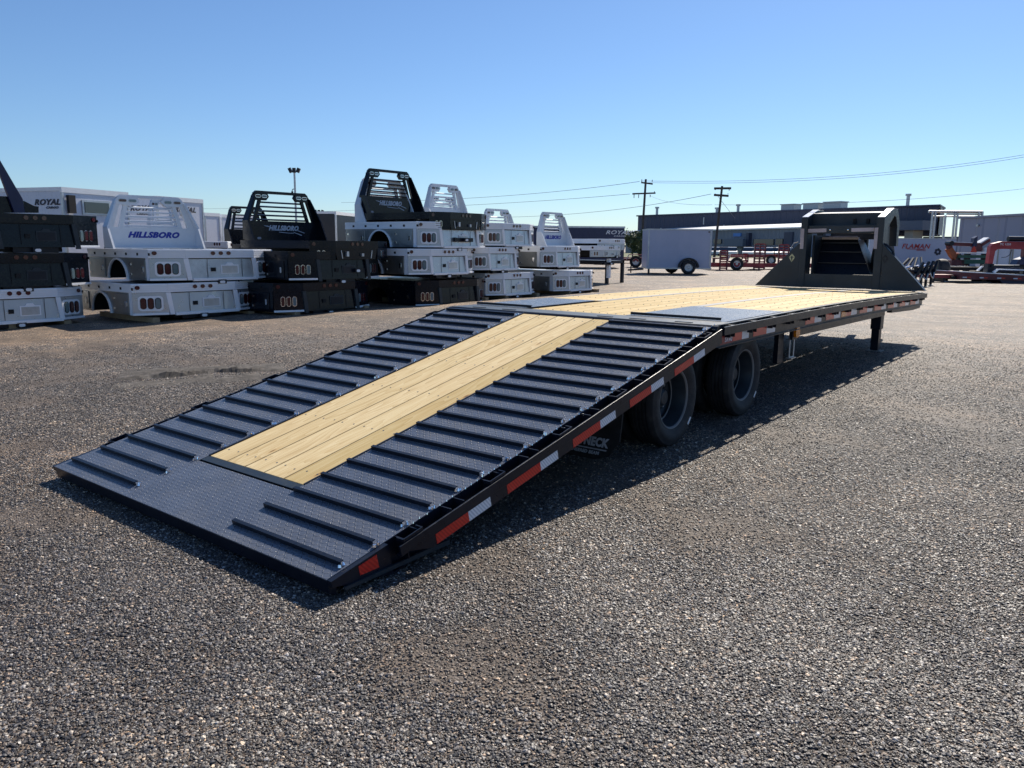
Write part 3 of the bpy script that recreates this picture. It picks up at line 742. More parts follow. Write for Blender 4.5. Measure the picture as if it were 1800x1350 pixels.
# black box trailer
c = atd(1097, 435, 46); z = lambda y, D: (435.5-y)*D/FPX+CH
a_ = math.atan2(RT.y, RT.x)
t = thing('enclosed_trailer', 'long black enclosed trailer standing behind the flat aluminium beds', 'trailer', (c.x, c.y, 0), a_)
zt = z(401, 46); k = 46/FPX
MB().box(-165*k, 0, 0, 3, .5, zt-.1).build('body', M['navy'], t)
MB().box(-166*k, .03, -.03, 3.03, zt-.099, zt).build('roof_rail', M['galv'], t)
text('lettering', 'ROYAL', .30, M['lettering_white'], t, (-12*k, -.02, zt-.35), (R(90), 0, 0), .3, .008, 1.4)
text('lettering', 'CARGO', .12, M['lettering_white'], t, (-9*k, -.02, zt-.55), (R(90), 0, 0), .3, .003, 1.5)

# white cargo trailer in the middle distance
D = 37; k = D/FPX
c = atd(1137, 436, D)
t = thing('cargo_trailer', 'weathered white enclosed cargo trailer parked sideways in the middle distance', 'trailer', (c.x, c.y, .05), a_-R(2))
zz = lambda y: (436-y)*k+CH-.05
Lc = 113*k
MB().box(.02, Lc, 0, 1.9, zz(472), zz(407)).build('body', M['lilac'], t)
MB().box(0, Lc+.03, -.03, 1.93, zz(407), zz(405)).build('roof_rail', M['galv'], t)
MB().box(0, Lc+.03, -.03, 1.93, zz(474.5), zz(472)).build('floor_rail', M['galv'], t)
for i in range(6):
    x = Lc*(.15+.17*i); MB().box(x-.006, x+.006, -.006, -.0005, zz(472), zz(407)).build('panel_seam', M['lilac'], t)
MB().box(.22, .62, -.012, -.007, zz(471), zz(456)).build('side_door', M['lilac'], t, label='low stone guard panel at the front corner')
for px in (1140, 1248): MB().box((px-1137)*k-.03, (px-1137)*k+.03, -.02, -.007, zz(470), zz(408)).build('corner_post', M['galv'], t)
for px in (1210, 1192): 
    wheel_parts(t, ((px-1137)*k, -.12 if px == 1210 else 1.7, .33), .33, .2)
f_ = []
for i in range(13):
    a = PI*i/12; f_.append(((1210-1137)*k+.48*math.cos(a), .33+.44*math.sin(a)))
g_ = [((1210-1137)*k+(x-(1210-1137)*k)*.82, .33+(y-.33)*.84) for x, y in f_]
MB().band(f_, g_, 'y', -.25, -.013).build('fender', M['black'], t, smooth=True)
MB().tube((0, .95, zz(476)), (-.75, .95, zz(478)), .04).tube((-.6, .95, .02), (-.6, .95, zz(470)), .03).build('tongue', M['black'], t)
MB().box(.1, .18, .1, .2, 0, zz(474)).build('stand', M['black'], t)
MB().box((1243-1137)*k, (1246-1137)*k, -.03, -.007, zz(411), zz(409)).build('marker_light', M['lens_red'], t)

# lettered pale trailer on the right
D = 40; k = D/FPX; c = atd(1562, 436, D)
t = thing('enclosed_trailer', 'pale lilac white trailer with red lettering behind the gooseneck', 'trailer', (c.x, c.y, .05), a_)
zz = lambda y: (437-y)*k+CH-.05
MB().box(0, 118*k, 0, 2.2, zz(472), zz(420)).build('body', M['lilac'], t)
MB().box(-.02, 118*k+.02, -.02, 2.22, zz(419.9), zz(418.6)).build('roof_rail', M['galv'], t)
text('lettering', 'FLAMAN', 11.5*k, M['lettering_red'], t, (47*k, -.015, zz(433)), (R(90), 0, 0), .25, .006, 1.05)
text('lettering', 'RENTALS', 3.5*k, M['lettering_red'], t, (57*k, -.015, zz(439.5)), (R(90), 0, 0), .25, .002, 1.05)
MB().box(32*k, 64*k, -.012, -.002, zz(438), zz(437.2)).build('underline', M['lettering_red'], t)
fl = MB()
for i in range(6):
    a = i*PI/3+.3; fl.prism(circ(87*k+4*k*math.cos(a), zz(442)+4*k*math.sin(a), 2.4*k, 8), 'y', -.012-.0006*i, -.002)
fl.build('flower_emblem', M['lettering_dark'], t)
MB().tube((10*k, .2, 0), (10*k, .2, zz(470)), .1).tube((100*k, .2, 0), (100*k, .2, zz(470)), .1).build('stand', M['black'], t)

# ------------------------------------------------------------------ red equipment trailers with standing ramps
def red_trailer(px0, px1, yb, D, ramps, wheel_px, label):
    k = D/FPX; c = atd(px0, 436, D); zz = lambda y: (436-y)*k+CH-.05
    t = thing('equipment_trailer', label, 'trailer', (c.x, c.y, .05), a_-R(1), 'red equipment trailers with ramps')
    Lx = (px1-px0)*k
    MB().box(0, Lx, 0, 1.8, zz(yb-10), zz(yb-10)+.12).build('deck', M['dkred'], t)
    MB().box(0, Lx, -.06, -.001, zz(yb-12)-.14, zz(yb-12)+.1).build('side_rail', M['red'], t)
    for x in wheel_px:
        wheel_parts(t, ((x-px0)*k, -.02, .36), .36, .2)
        cx = (x-px0)*k
        F = [(cx-.55, .5), (cx-.42, .80), (cx+.42, .80), (cx+.55, .5)]; G_ = [(a, b-.04) for a, b in F]
        MB().band(F, G_, 'y', -.2, .15).build('fender', M['red'], t)
    for (x0, x1, y0, y1, n, cols) in ramps:
        X0, X1, Z0, Z1 = (x0-px0)*k, (x1-px0)*k, zz(y1), zz(y0)
        r_ = MB(Matrix.Translation((0, -.25, 0)))
        for j in range(cols+1):
            x = X0+(X1-X0)*j/cols; r_.box(x-.035, x+.035, -.06, .06, Z0, Z1)
        rp = r_.build('ramp', M['dkred'], t)
        for i in range(n+1):
            zc = Z0+(Z1-Z0)*i/n; MB(Matrix.Translation((0, -.25, 0))).box(X0+.04, X1-.04, -.05, .05, zc-.035, zc+.035).build('rung', M['red'], rp)
    MB().tube((0, .9, .5), (-1.1, .9, .45), .06).build('tongue', M['dkred'], t)
    return t
red_trailer(1250, 1345, 478, 44, [(1265,1277,442,476,9,1)], (1296,), 'red equipment trailer with a narrow ramp just right of the white cargo trailer')
red_trailer(1322, 1440, 478, 46, [(1325,1343,430,476,9,2),(1367,1384,431,468,8,2)], (), 'red equipment trailer with two wide standing ladder ramps left of the gooseneck')
red_trailer(1285, 1400, 462, 58, [(1304,1314,447,462,4,1)], (1356,), 'farther red trailer with a short ramp behind the near red trailers')
red_trailer(1112, 1145, 470, 48, [(1132,1139,430,460,10,1)], (1118,), 'red trailer partly hidden behind the left end of the cargo trailer')
def low_trailer(px0, px1, y0, y1, D, mat, label, grp='long low flatbed trailers in the yard'):
    k = D/FPX; c = atd(px0, 436, D); zz = lambda y: (436-y)*k+CH-.05
    t = thing('flat_trailer', label, 'trailer', (c.x, c.y, .05), a_, grp); Lx = (px1-px0)*k
    MB().box(0, Lx, 0, 2.2, zz(y1), zz(y0)).build('deck', M[mat], t)
    MB().box(0, Lx, -.03, -.001, zz(y0)-.08, zz(y0)+.02).build('side_rail', M['galv'] if mat != 'dkred' else M['red'], t)
    for fr in (.3, .45):
        wheel_parts(t, (Lx*fr, .12, .36), .36, .22, rim=False)
    MB().box(Lx*.85, Lx*.85+.08, .2, .3, 0, zz(y1)).build('jack', M['black'], t)
    return t
low_trailer(1050, 1135, 455, 461, 60, 'dkred', 'long low dark red flatbed behind the flat aluminium beds')

# right edge machinery
def machinery():
    D = 30; k = D/FPX; z = lambda y: (437-y)*k+CH-.05
    def T(name, px, label, cat, D_=D):
        c = atd(px, 437, D_); return thing(name, label, cat, (c.x, c.y, .05), a_)
    # long flatbed with light top edge
    t = T('flat_trailer', 1665, 'long dark trailer with a pale top edge and small reflectors at the right edge', 'trailer')
    t['group'] = 'long low flatbed trailers in the yard'
    X = lambda px: (px-1665)*k
    MB().prism([(X(1692), z(476.5)), (X(1850), z(484)), (X(1850), z(493)), (X(1765), z(490)), (X(1692), z(490))], 'y', 0, 2.3).build('deck_frame', M['dkred'], t)
    MB().prism([(X(1692), z(475.3)), (X(1850), z(482.5)), (X(1850), z(484)), (X(1692), z(476.9))], 'y', -.02, 2.32).build('top_edge', M['white_bright'], t)
    MB().prism([(X(1765), z(490)), (X(1850), z(492)), (X(1850), z(512)), (X(1790), z(511)), (X(1780), z(502))], 'y', .1, 2.2).build('toolbox', M['navy'], t)
    for i, px in enumerate((1697, 1727, 1758, 1787)):
        MB().box(X(px), X(px+7), -.03, -.005, z(487+i*.5), z(485+i*.5)).build('reflector', M['tape_white'], t)
        MB().box(X(px+7.2), X(px+14), -.03, -.005, z(487+i*.5), z(485+i*.5)).build('reflector', M['tape_red'], t)
    MB().box(X(1635), X(1692), .3, .9, z(488), z(482)).build('tongue', M['red'], t)
    MB().box(X(1683), X(1693), .2, .9, z(490), z(484)).box(X(1650), X(1653), .2, .4, z(498), z(488)).box(X(1668), X(1671), .2, .4, z(495), z(488)).build('jack', M['black'], t)
    MB().tube((X(1672), .4, z(494.5)), (X(1760), .4, z(495.5)), .03).build('tie_rod', M['galv'], t)
    # folded white sides
    MB().prism([(X(1768), z(477)), (X(1775), z(471)), (X(1850), z(473)), (X(1850), z(475)), (X(1777), z(473)), (X(1771), z(479))], 'y', .6, .7).build('folded_rail', M['white_bright'], t)
    MB().prism([(X(1755), z(475)), (X(1763), z(467)), (X(1850), z(468)), (X(1850), z(470)), (X(1764), z(469)), (X(1758), z(476))], 'y', 1.2, 1.3).build('folded_rail', M['white_bright'], t)
    # second lower skid trailer
    t = T('flat_trailer', 1700, 'low navy and dark trailer behind the one with the pale top edge', 'trailer', 34)
    t['group'] = 'long low flatbed trailers in the yard'; kk = 34/FPX; zz = lambda y: (437-y)*kk+CH-.05; X = lambda px: (px-1700)*kk
    MB().box(X(1665), X(1860), 0, 1.6, zz(474), zz(468)).build('deck', M['dark'], t)
    MB().box(X(1735), X(1860), -.1, -.002, zz(475), zz(466)).build('side_rail', M['navy'], t)
    MB().box(X(1668), X(1703), -.12, -.102, zz(467), zz(465.8)).build('top_edge', M['galv'], t)
    MB().box(X(1735), X(1860), .0, 1.5, .1, zz(476)).build('axle_box', M['black'], t)
    # big dark rounded tyre
    t = T('machine_wheel', 1658, 'large dark rounded wheel with a pale top edge left of the red machinery', 'wheel', 32)
    kk = 32/FPX; zz = lambda y: (437-y)*kk+CH-.05
    MB().lathe([(-.2, .1), (-.22, .25), (-.22, .28), (-.15, .35), (0, .37), (.15, .35), (.22, .28), (.22, .25), (.2, .1)], 24, 'x', (0, 0, zz(470))).build('tyre', M['rubber'], t, smooth=True)
    MB().lathe([(-.18, 0), (-.18, .1), (.18, .1), (.18, 0)], 14, 'x', (0, 0, zz(470))).build('hub', M['green'], t)
    MB().box(-.05, .05, -.5, .5, 0, .35).build('stand', M['black'], t)
    # red boom machine
    t = T('red_auger', 1690, 'dark red boom machine with an orange warning triangle', 'machine', 36)
    kk = 36/FPX; zz = lambda y: (437-y)*kk+CH-.05; X = lambda px: (px-1690)*kk
    MB().prism([(X(1669), zz(425)), (X(1706), zz(426.5)), (X(1706), zz(432)), (X(1669), zz(431))], 'y', -.15, .15).build('boom', M['dkred'], t)
    MB().prism([(X(1669), zz(424)), (X(1706), zz(425.5)), (X(1706), zz(426.5)), (X(1669), zz(425))], 'y', -.17, .17).build('boom_top', M['white_bright'], t)
    MB().lathe([(-.2, 0), (-.2, .11), (.2, .11), (.2, 0)], 14, 'y', (X(1668), 0, zz(427))).build('pivot', M['black'], t)
    MB().prism([(X(1664), zz(438)), (X(1671), zz(434)), (X(1681), zz(447)), (X(1678), zz(456)), (X(1672), zz(450))], 'y', -.16, .16).build('arm', M['orange'], t)
    MB().prism([(X(1664), zz(431)), (X(1670), zz(429)), (X(1673), zz(436)), (X(1667), zz(440))], 'y', -.12, .12).build('link', M['dkred'], t)
    MB().prism([(X(1705), zz(418)), (X(1711), zz(414)), (X(1711), zz(432)), (X(1705), zz(433))], 'y', -.25, .0).build('upright_plate', M['navy'], t)
    MB(Matrix.Translation((X(1726), 0, zz(425))) @ Matrix.Rotation(R(-33), 4, 'Y')).box(-.24, .24, -.2, .2, -.09, .09).build('hopper', M['dkred'], t)
    MB(Matrix.Translation((X(1725), 0, zz(422))) @ Matrix.Rotation(R(-33), 4, 'Y')).box(-.22, .22, -.21, .21, -.02, .03).build('hopper_lid', M['white_bright'], t)
    MB().box(X(1712), X(1722), -.2, .2, zz(441), zz(428)).build('gearbox', M['dkred'], t)
    MB().prism([(X(1698), zz(442)), (X(1709), zz(442)), (X(1703.5), zz(431.5))], 'y', -.4, -.37).build('warning_triangle', M['hivis'], t)
    MB().box(X(1682), X(1738), -.3, .3, zz(444.5), zz(443)).build('cross_rail', M['white_bright'], t)
    MB().box(X(1681), X(1737), -.25, .3, zz(452), zz(447)).box(X(1688), X(1737), -.25, .3, zz(462), zz(455)).build('frame', M['green'], t)
    MB().box(X(1670), X(1692), -.25, .3, zz(468), zz(456)).build('crate', M['dkred'], t)
    MB().box(X(1700), X(1703), -.2, .2, 0, zz(444)).box(X(1730), X(1733), -.2, .2, 0, zz(444)).box(X(1684), X(1686), -.2, .2, 0, zz(444)).build('legs', M['black'], t)
    MB().box(X(1724), X(1731), -.3, .1, zz(441), zz(434)).build('tank', M['white_bright'], t)
    # red hooped machine at the right edge
    t = T('red_hoop_machine', 1740, 'bright red hooped machine arm with a black cylinder on top at the right edge', 'machine', 31)
    kk = 31/FPX; zz = lambda y: (437-y)*kk+CH-.05; X = lambda px: (px-1740)*kk
    A_ = [(X(1737), zz(462)), (X(1738), zz(432)), (X(1742), zz(427)), (X(1757), zz(423)), (X(1860), zz(424))]
    B_ = [(X(1745), zz(462)), (X(1747), zz(440)), (X(1751), zz(436.5)), (X(1760), zz(436)), (X(1860), zz(437))]
    MB().band(A_, B_, 'y', -.12, .12).build('hoop', M['red'], t, bevel=.01)
    text('lettering', 'TC 1250', .11, M['lettering_white'], t, (X(1763), -.13, zz(428)), (R(90), 0, 0), 0, .002, 1)
    MB().tube((X(1770), 0, zz(418.5)), (X(1860), 0, zz(418.5)), .1, 12).build('cylinder', M['black'], t, smooth=True)
    MB().tube((X(1771), 0, zz(414)), (X(1860), 0, zz(414)), .018, 6).build('cylinder_top', M['white_bright'], t)
    MB().box(X(1798), X(1812), -.1, .1, zz(465), zz(436)).build('post', M['dkred'], t)
    MB().prism([(X(1783), zz(463)), (X(1788), zz(454)), (X(1806), zz(447)), (X(1812), zz(463))], 'y', -.2, .2).build('seat', M['navy'], t)
    MB().path([(X(1775), -.15, zz(437)), (X(1772), -.15, zz(446)), (X(1766), -.15, zz(450)), (X(1758), -.15, zz(451))], .012).build('hose', M['black'], t)
    MB().box(X(1741), X(1860), -.2, .5, zz(468), zz(464)).build('base_rail', M['black'], t)
    MB().box(X(1736), X(1747), -.14, .14, 0, zz(462)).box(X(1800), X(1805), -.1, .1, 0, zz(464)).build('leg', M['black'], t)
    # white trailer end seen through the hoop
    c = atd(1755, 437, 44); t = thing('enclosed_trailer', 'small white trailer end seen through the red hoop', 'trailer', (c.x, c.y, .05), a_)
    kk = 44/FPX; zz = lambda y: (437-y)*kk+CH-.05
    MB().box(-1*kk, 42*kk, 0, 2, zz(470), zz(434)).build('body', M['white'], t)
    for q in (0, 22, 26, 42): MB().box(q*kk-.03, q*kk+.03, -.04, -.001, zz(468), zz(434)).build('post', M['wall_tan'], t)
machinery()

# row of black couplers / hitches right of the gooseneck
hk = [(1602, 462), (1616, 462), (1628, 466), (1640, 463)]
for i, (px, y) in enumerate(hk):
    D = 24+i*1.2; k = D/FPX; c = atd(px, 437, D); zz = lambda y: (437-y)*k+CH-.05
    t = thing('trailer_tongue', ['black trailer tongue with raised jack nearest the gooseneck wedge', 'second black trailer tongue with slanted jack right of the gooseneck', 'low black trailer tongue with chains right of the gooseneck', 'black trailer tongue next to the large dark wheel'][i], 'trailer hitch', (c.x, c.y, .05), a_+.2*i, 'black trailer tongues beside the gooseneck')
    MB().path([(-.3, 0, .55), (0, 0, .62), (.28, .1, .55)], .045, 6).build('frame', M['black'], t)
    MB(Matrix.Rotation(R(25), 4, 'Y')).box(-.03, .03, -.04, .04, .35, .95).build('jack', M['black'], t)
    MB().tube((.25, .1, .0), (.25, .1, .75), .045, 8).build('jack_post', M['black'], t)
    MB().box(.18, .32, .03, .17, 0, .03).build('foot', M['galv'], t)
    MB().tube((-.16, -.06, .68), (-.02, -.06, .72), .05, 8).build('coupler', M['chrome'], t)
    ch = MB().path([(-.2, -.05, .55), (-.12, -.1, .33), (.02, -.1, .25), (.15, -.05, .45)], .02, 5); ch.build('safety_chain', M['galv'], t)
    MB().tube((.0, 1.6, .36), (.0, 1.9, .36), .35, 18).build('tyre', M['rubber'], t)
    MB().box(-.4, .5, .5, 2.4, .42, .6).build('deck', M['black'], t)
    MB().tube((-.25, .2, .62), (.2, .5, .95), .05, 8).build('lever', M['black'], t)

# ------------------------------------------------------------------ truck beds
BL, BW, BH = 2.6, 2.05, .55
def arch_panel(mb, y0, y1, x0, x1, z1, cx, r, z0=0., n=14):
    """skirt with a round wheel opening, in the xz plane"""
    A = [(cx-r*math.cos(PI*i/n), z0+max(.0, r*math.sin(PI*i/n))*1.0) for i in range(n+1)]
    B_ = [(a[0], z1) for a in A]
    mb.band(A, B_, 'y', y0, y1)
    mb.box(x0, cx-r, y0, y1, z0, z1); mb.box(cx+r, x1, y0, y1, z0, z1)
def lamp3(parent, c0, c1, z, nrm_off, kinds, w_=.07, h_=.19, bez=None):
    """ovals on a vertical plane running from plan point c0 to c1 (xy), placed at fractions"""
    d = Vector((c1[0]-c0[0], c1[1]-c0[1], 0)); L = d.length; d.normalize(); nn = Vector((d.y, -d.x, 0))
    if nn.x < 0: nn = -nn
    Mx = Matrix((( d.x, -nn.x, 0, c0[0]), (d.y, -nn.y, 0, c0[1]), (0, 0, 1, 0), (0, 0, 0, 1)))
    if bez:
        MB(Mx).prism(rrect(bez[0], z, bez[1], bez[2], .055), 'y', -nrm_off-.012, -nrm_off+.002).build('lamp_bezel', M['alu_bright'], parent)
        nrm_off += .013
    for (f, kd) in kinds:
        ring = MB(Mx).prism(oval(f, z, w_+.02, h_+.02), 'y', -nrm_off-.006, -nrm_off).build('lamp_ring', M['dark'] if bez else M['chrome'], parent)
        MB(Mx).prism(oval(f, z, w_, h_), 'y', -nrm_off-.016, -nrm_off-.0065).build('tail_light', M[kd], ring)
    return Mx
def make_bed(kind, label, group, skirt=True):
    al = kind == 'alu'
    body = M['alu'] if al else M['black_gloss']; rail = M['alu_bright'] if al else M['black_gloss']
    t = thing('truck_bed', label, 'truck bed', (0,0,0), 0, group)
    hw = BW/2; cc = .46; cx_ = -.22   # chamfered rear corners
    MB().box(-BL, -.24, -hw+.03, hw-.03, BH-.035, BH-.012).build('deck', M['tread_alu'] if al else M['black'], t)
    MB().prism([(-.24, -hw+.03), (-.02, -hw+cc), (-.02, hw-cc), (-.24, hw-.03)], 'z', BH-.035, BH-.012).build('tail_deck', M['alu'] if al else M['black'], t)
    # rear rail: three plan segments, grooved
    rz0 = BH-.155
    segs = [((cx_, -hw), (0, -hw+cc)), ((0, -hw+cc), (0, hw-cc)), ((0, hw-cc), (cx_, hw))]
    for (a, b) in segs:
        d = Vector((b[0]-a[0], b[1]-a[1])); n2 = Vector((d.y, -d.x)).normalized()
        r_ = MB()
        def slab(zb, zt, o):
            P = [(a[0]+n2.x*o, a[1]+n2.y*o), (b[0]+n2.x*o, b[1]+n2.y*o), (b[0]-n2.x*.04, b[1]-n2.y*.04), (a[0]-n2.x*.04, a[1]-n2.y*.04)]
            r_.prism(P, 'z', zb, zt)
        if al:
            zc = rz0
            for q in range(4): slab(zc+.004, zc+.031, .008); slab(zc+.031, zc+.042, -.012); zc += .0385
        else: slab(rz0, BH, .004)
        r_.build('rear_rail', rail, t)
    for s in (-1, 1):
        y0, y1 = (-hw, -hw+.035) if s < 0 else (hw-.035, hw)
        r_ = MB().box(-BL, cx_-.004, y0, y1, rz0, BH)
        if al: r_.box(-BL, cx_-.004, y0-.006 if s < 0 else y1, y0 if s < 0 else y1+.006, BH-.05, BH-.002).box(-BL, cx_-.004, y0-.006 if s < 0 else y1, y0 if s < 0 else y1+.006, rz0+.002, rz0+.03)
        sr = r_.build('side_rail', rail, t)
        if skirt:
            sk = MB(); ya, yb = (y0+.01, y0+.03) if s < 0 else (y1-.03, y1-.01)
            arch_panel(sk, ya, yb, -BL, cx_, rz0-.001, -1.42, .37)
            sk.build('side_skirt', body, t)
            n = 16; A = [(-1.42-.40*math.cos(PI*i/n), .40*math.sin(PI*i/n)*.97) for i in range(n+1)]; B_ = [(-1.42-.355*math.cos(PI*i/n), .355*math.sin(PI*i/n)) for i in range(n+1)]
            yo = (ya-.022, ya-.0005) if s < 0 else (yb+.0005, yb+.022)
            MB().band(A, B_, 'y', *yo).build('wheel_arch', rail, t, smooth=True)
            yd = (ya-.014, ya-.0005) if s < 0 else (yb+.0005, yb+.014)
            for (xa, xb) in ((-.90, -.36), (-2.5, -1.92)):
                dr = MB().box(xa, xb, *yd, .035, rz0-.03).build('toolbox_door', body, t, bevel=.004)
                yl = (yd[0]-.012, yd[0]-.0005) if s < 0 else (yd[1]+.0005, yd[1]+.012)
                MB().prism(rrect(xb-.09, .19, .05, .11, .02), 'y', *yl).build('latch', M['chrome'], dr)
                MB().box(xa-.004, xa+.03, *yl, .26, .30).box(xa-.004, xa+.03, *yl, .08, .12).build('hinge', M['chrome'], dr)
            MB().box(-.33, -.24, *yd, .0, rz0-.002).build('corner_post', rail, t)
            pk = MB()
            for i in range(6):
                xx = -BL+.3+i*.42; pk.box(xx-.03, xx+.03, (y0-.004 if s < 0 else y1+.001), (y0-.001 if s < 0 else y1+.004), rz0+.045, rz0+.09)
            pk.build('rail_slot', M['dark'], t)
    if skirt:
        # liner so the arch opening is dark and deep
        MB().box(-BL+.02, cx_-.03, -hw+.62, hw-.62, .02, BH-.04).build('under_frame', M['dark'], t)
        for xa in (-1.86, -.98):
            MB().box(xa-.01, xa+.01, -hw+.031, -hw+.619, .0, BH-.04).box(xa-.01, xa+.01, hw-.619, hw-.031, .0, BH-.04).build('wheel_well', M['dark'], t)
    # tail panels
    zt_, zb_ = rz0-.001, 0.0 if skirt else .18
    for s in (-1, 1):
        a, b = ((cx_, -hw), (0, -hw+cc)) if s < 0 else ((0, hw-cc), (cx_, hw))
        d = Vector((b[0]-a[0], b[1]-a[1])); n2 = Vector((d.y, -d.x)).normalized()
        P = [a, b, (b[0]-n2.x*.03, b[1]-n2.y*.03), (a[0]-n2.x*.03, a[1]-n2.y*.03)]
        MB().prism(P, 'z', zb_, zt_).build('corner_panel', body if not al else M['alu_white'], t)
        L = d.length
        ks = ['lens_red', 'lens_red', 'lens_clear'] if s < 0 else ['lens_clear', 'lens_red', 'lens_red']
        if skirt:
            if al: lamp3(t, a, b, .205, 0.0, [(L*.5-.105, ks[0]), (L*.5, ks[1]), (L*.5+.105, ks[2])], .07, .18, (L*.5, .36, .26))
            else: lamp3(t, a, b, .20, 0.0, [(L*.5-.10, ks[0]), (L*.5, ks[1]), (L*.5+.10, ks[2])], .055, .17)
            if not al or True:
                P = [(a[0]+n2.x*.03, a[1]+n2.y*.03), (b[0]+n2.x*.03, b[1]+n2.y*.03), (b[0]+n2.x*.001, b[1]+n2.y*.001), (a[0]+n2.x*.001, a[1]+n2.y*.001)]
                MB().prism(P, 'z', .0, .035).build('bumper_strip', M['alu_bright'], t)
        else:
            lamp3(t, a, b, .29, 0.0, [(L*.5-.08, ks[0]), (L*.5+.02, ks[1])], .045, .12)
    yc0, yc1 = -hw+cc+.002, hw-cc-.002
    if skirt:
        MB().prism([(-.03, zt_), (-.055, zt_), (-.055, .0), (-.01, .0)], 'y', yc0, yc1).build('tail_panel', M['tread_alu'] if al == 1 and 'diamond' in label else (M['alu_white'] if al else M['black_gloss']), t)
        for s in (-1, 1):
            yy = yc0 if s < 0 else yc1; e = .035
            MB().prism([(yy-e, zt_), (yy+e, zt_), (yy+e+.05, -.0 if al else -.03), (yy-e+.05, -.0 if al else -.03)], 'x', -.012, .012 if al else .03).build('flat_bar', M['alu_bright'] if al else M['neck'], t)
        sm = MB()
        for yy in (-.22, .36): sm.box(-.0095, -.006, yy-.003, yy+.003, .04, rz0-.02)
        sm.box(-.012, -.004, yc0+.02, yc1-.02, rz0-.012, rz0-.002)
        sm.build('seam', M['dark'], t)
        if al: MB().box(-.03, .02, yc0+.1, yc1+.06, -.02, .03).build('bumper_bar', M['alu_bright'], t, bevel=.005)
        MB().box(-.03, .004, -.16, -.09, .15, .22).build('hitch_socket', M['dark'], t)
        ph = MB().prism([(.0, .10), (.30, .10), (.30, .27), (.22, .27), (.19, .31), (.11, .31), (.08, .27), (.0, .27)], 'x', -.026, -.008).build('plate_holder', M['alu_bright'] if al else M['neck'], t)
        MB().box(-.0079, -.004, .02, .28, .115, .25).build('plate_recess', M['galv'] if al else M['black'], ph)
    else:
        MB().prism([(-hw+cc+.0, zt_), (hw-cc, zt_), (hw-cc-.06, .18), (-hw+cc+.06, .18)], 'x', -.05, -.02).build('tail_panel', M['black_gloss'] if not al else M['alu_white'], t)
        MB().prism([(-.42,.36),(-.40,.36),(-.37,.20),(-.39,.20)], 'x', -.019, -.005).prism([(.42,.36),(.40,.36),(.37,.20),(.39,.20)], 'x', -.019, -.005).build('flat_bar', M['galv'], t)
        MB().box(-.02, .03, -.3, -.24, .24, .34).box(-.02, .03, .1, .16, .24, .3).build('hitch_socket', M['galv'], t)
        MB().box(-BL+.1, -.1, -.45, -.35, .2, rz0).box(-BL+.1, -.1, .35, .45, .2, rz0).build('under_frame', M['dark'], t)
    # round marker lights in the rear rail
    for y in (-.13, 0, .13):
        MB().prism(circ(y, rz0+.09, .036), 'x', .007, .016).build('marker_light', M['lens_red'], t)
    for s in (-1, 1):
        a, b = ((cx_, -hw), (0, -hw+cc)) if s < 0 else ((cx_, hw), (0, hw-cc))
        d = (Vector(b)-Vector(a)).normalized(); n2 = Vector((d.y, -d.x));
        if n2.x < 0: n2 = -n2
        c = Vector(a)+d*.08+n2*.008; Mx = Matrix(((n2.x, d.x, 0, c.x), (n2.y, d.y, 0, c.y), (0, 0, 1, 0), (0, 0, 0, 1)))
        MB(Mx).prism(circ(0, rz0+.09, .036), 'x', 0, .012).build('marker_light', M['lens_red'], t)
    # receiver and badge below
    rc = MB().box(-.5, -.06, -.33, .33, -.09, -.002).box(-.1, .02, -.07, .07, -.08, -.003).build('receiver', M['black'], t)
    MB().prism(oval(-.0, -.05, .09, .05), 'x', .021, .026).build('badge', M['white_bright'], rc)
    MB().box(-BL+.2, -.15, -.42, -.34, -.08, .02).box(-BL+.2, -.15, .34, .42, -.08, .02).build('frame_rail', M['dark'], t)
    return t
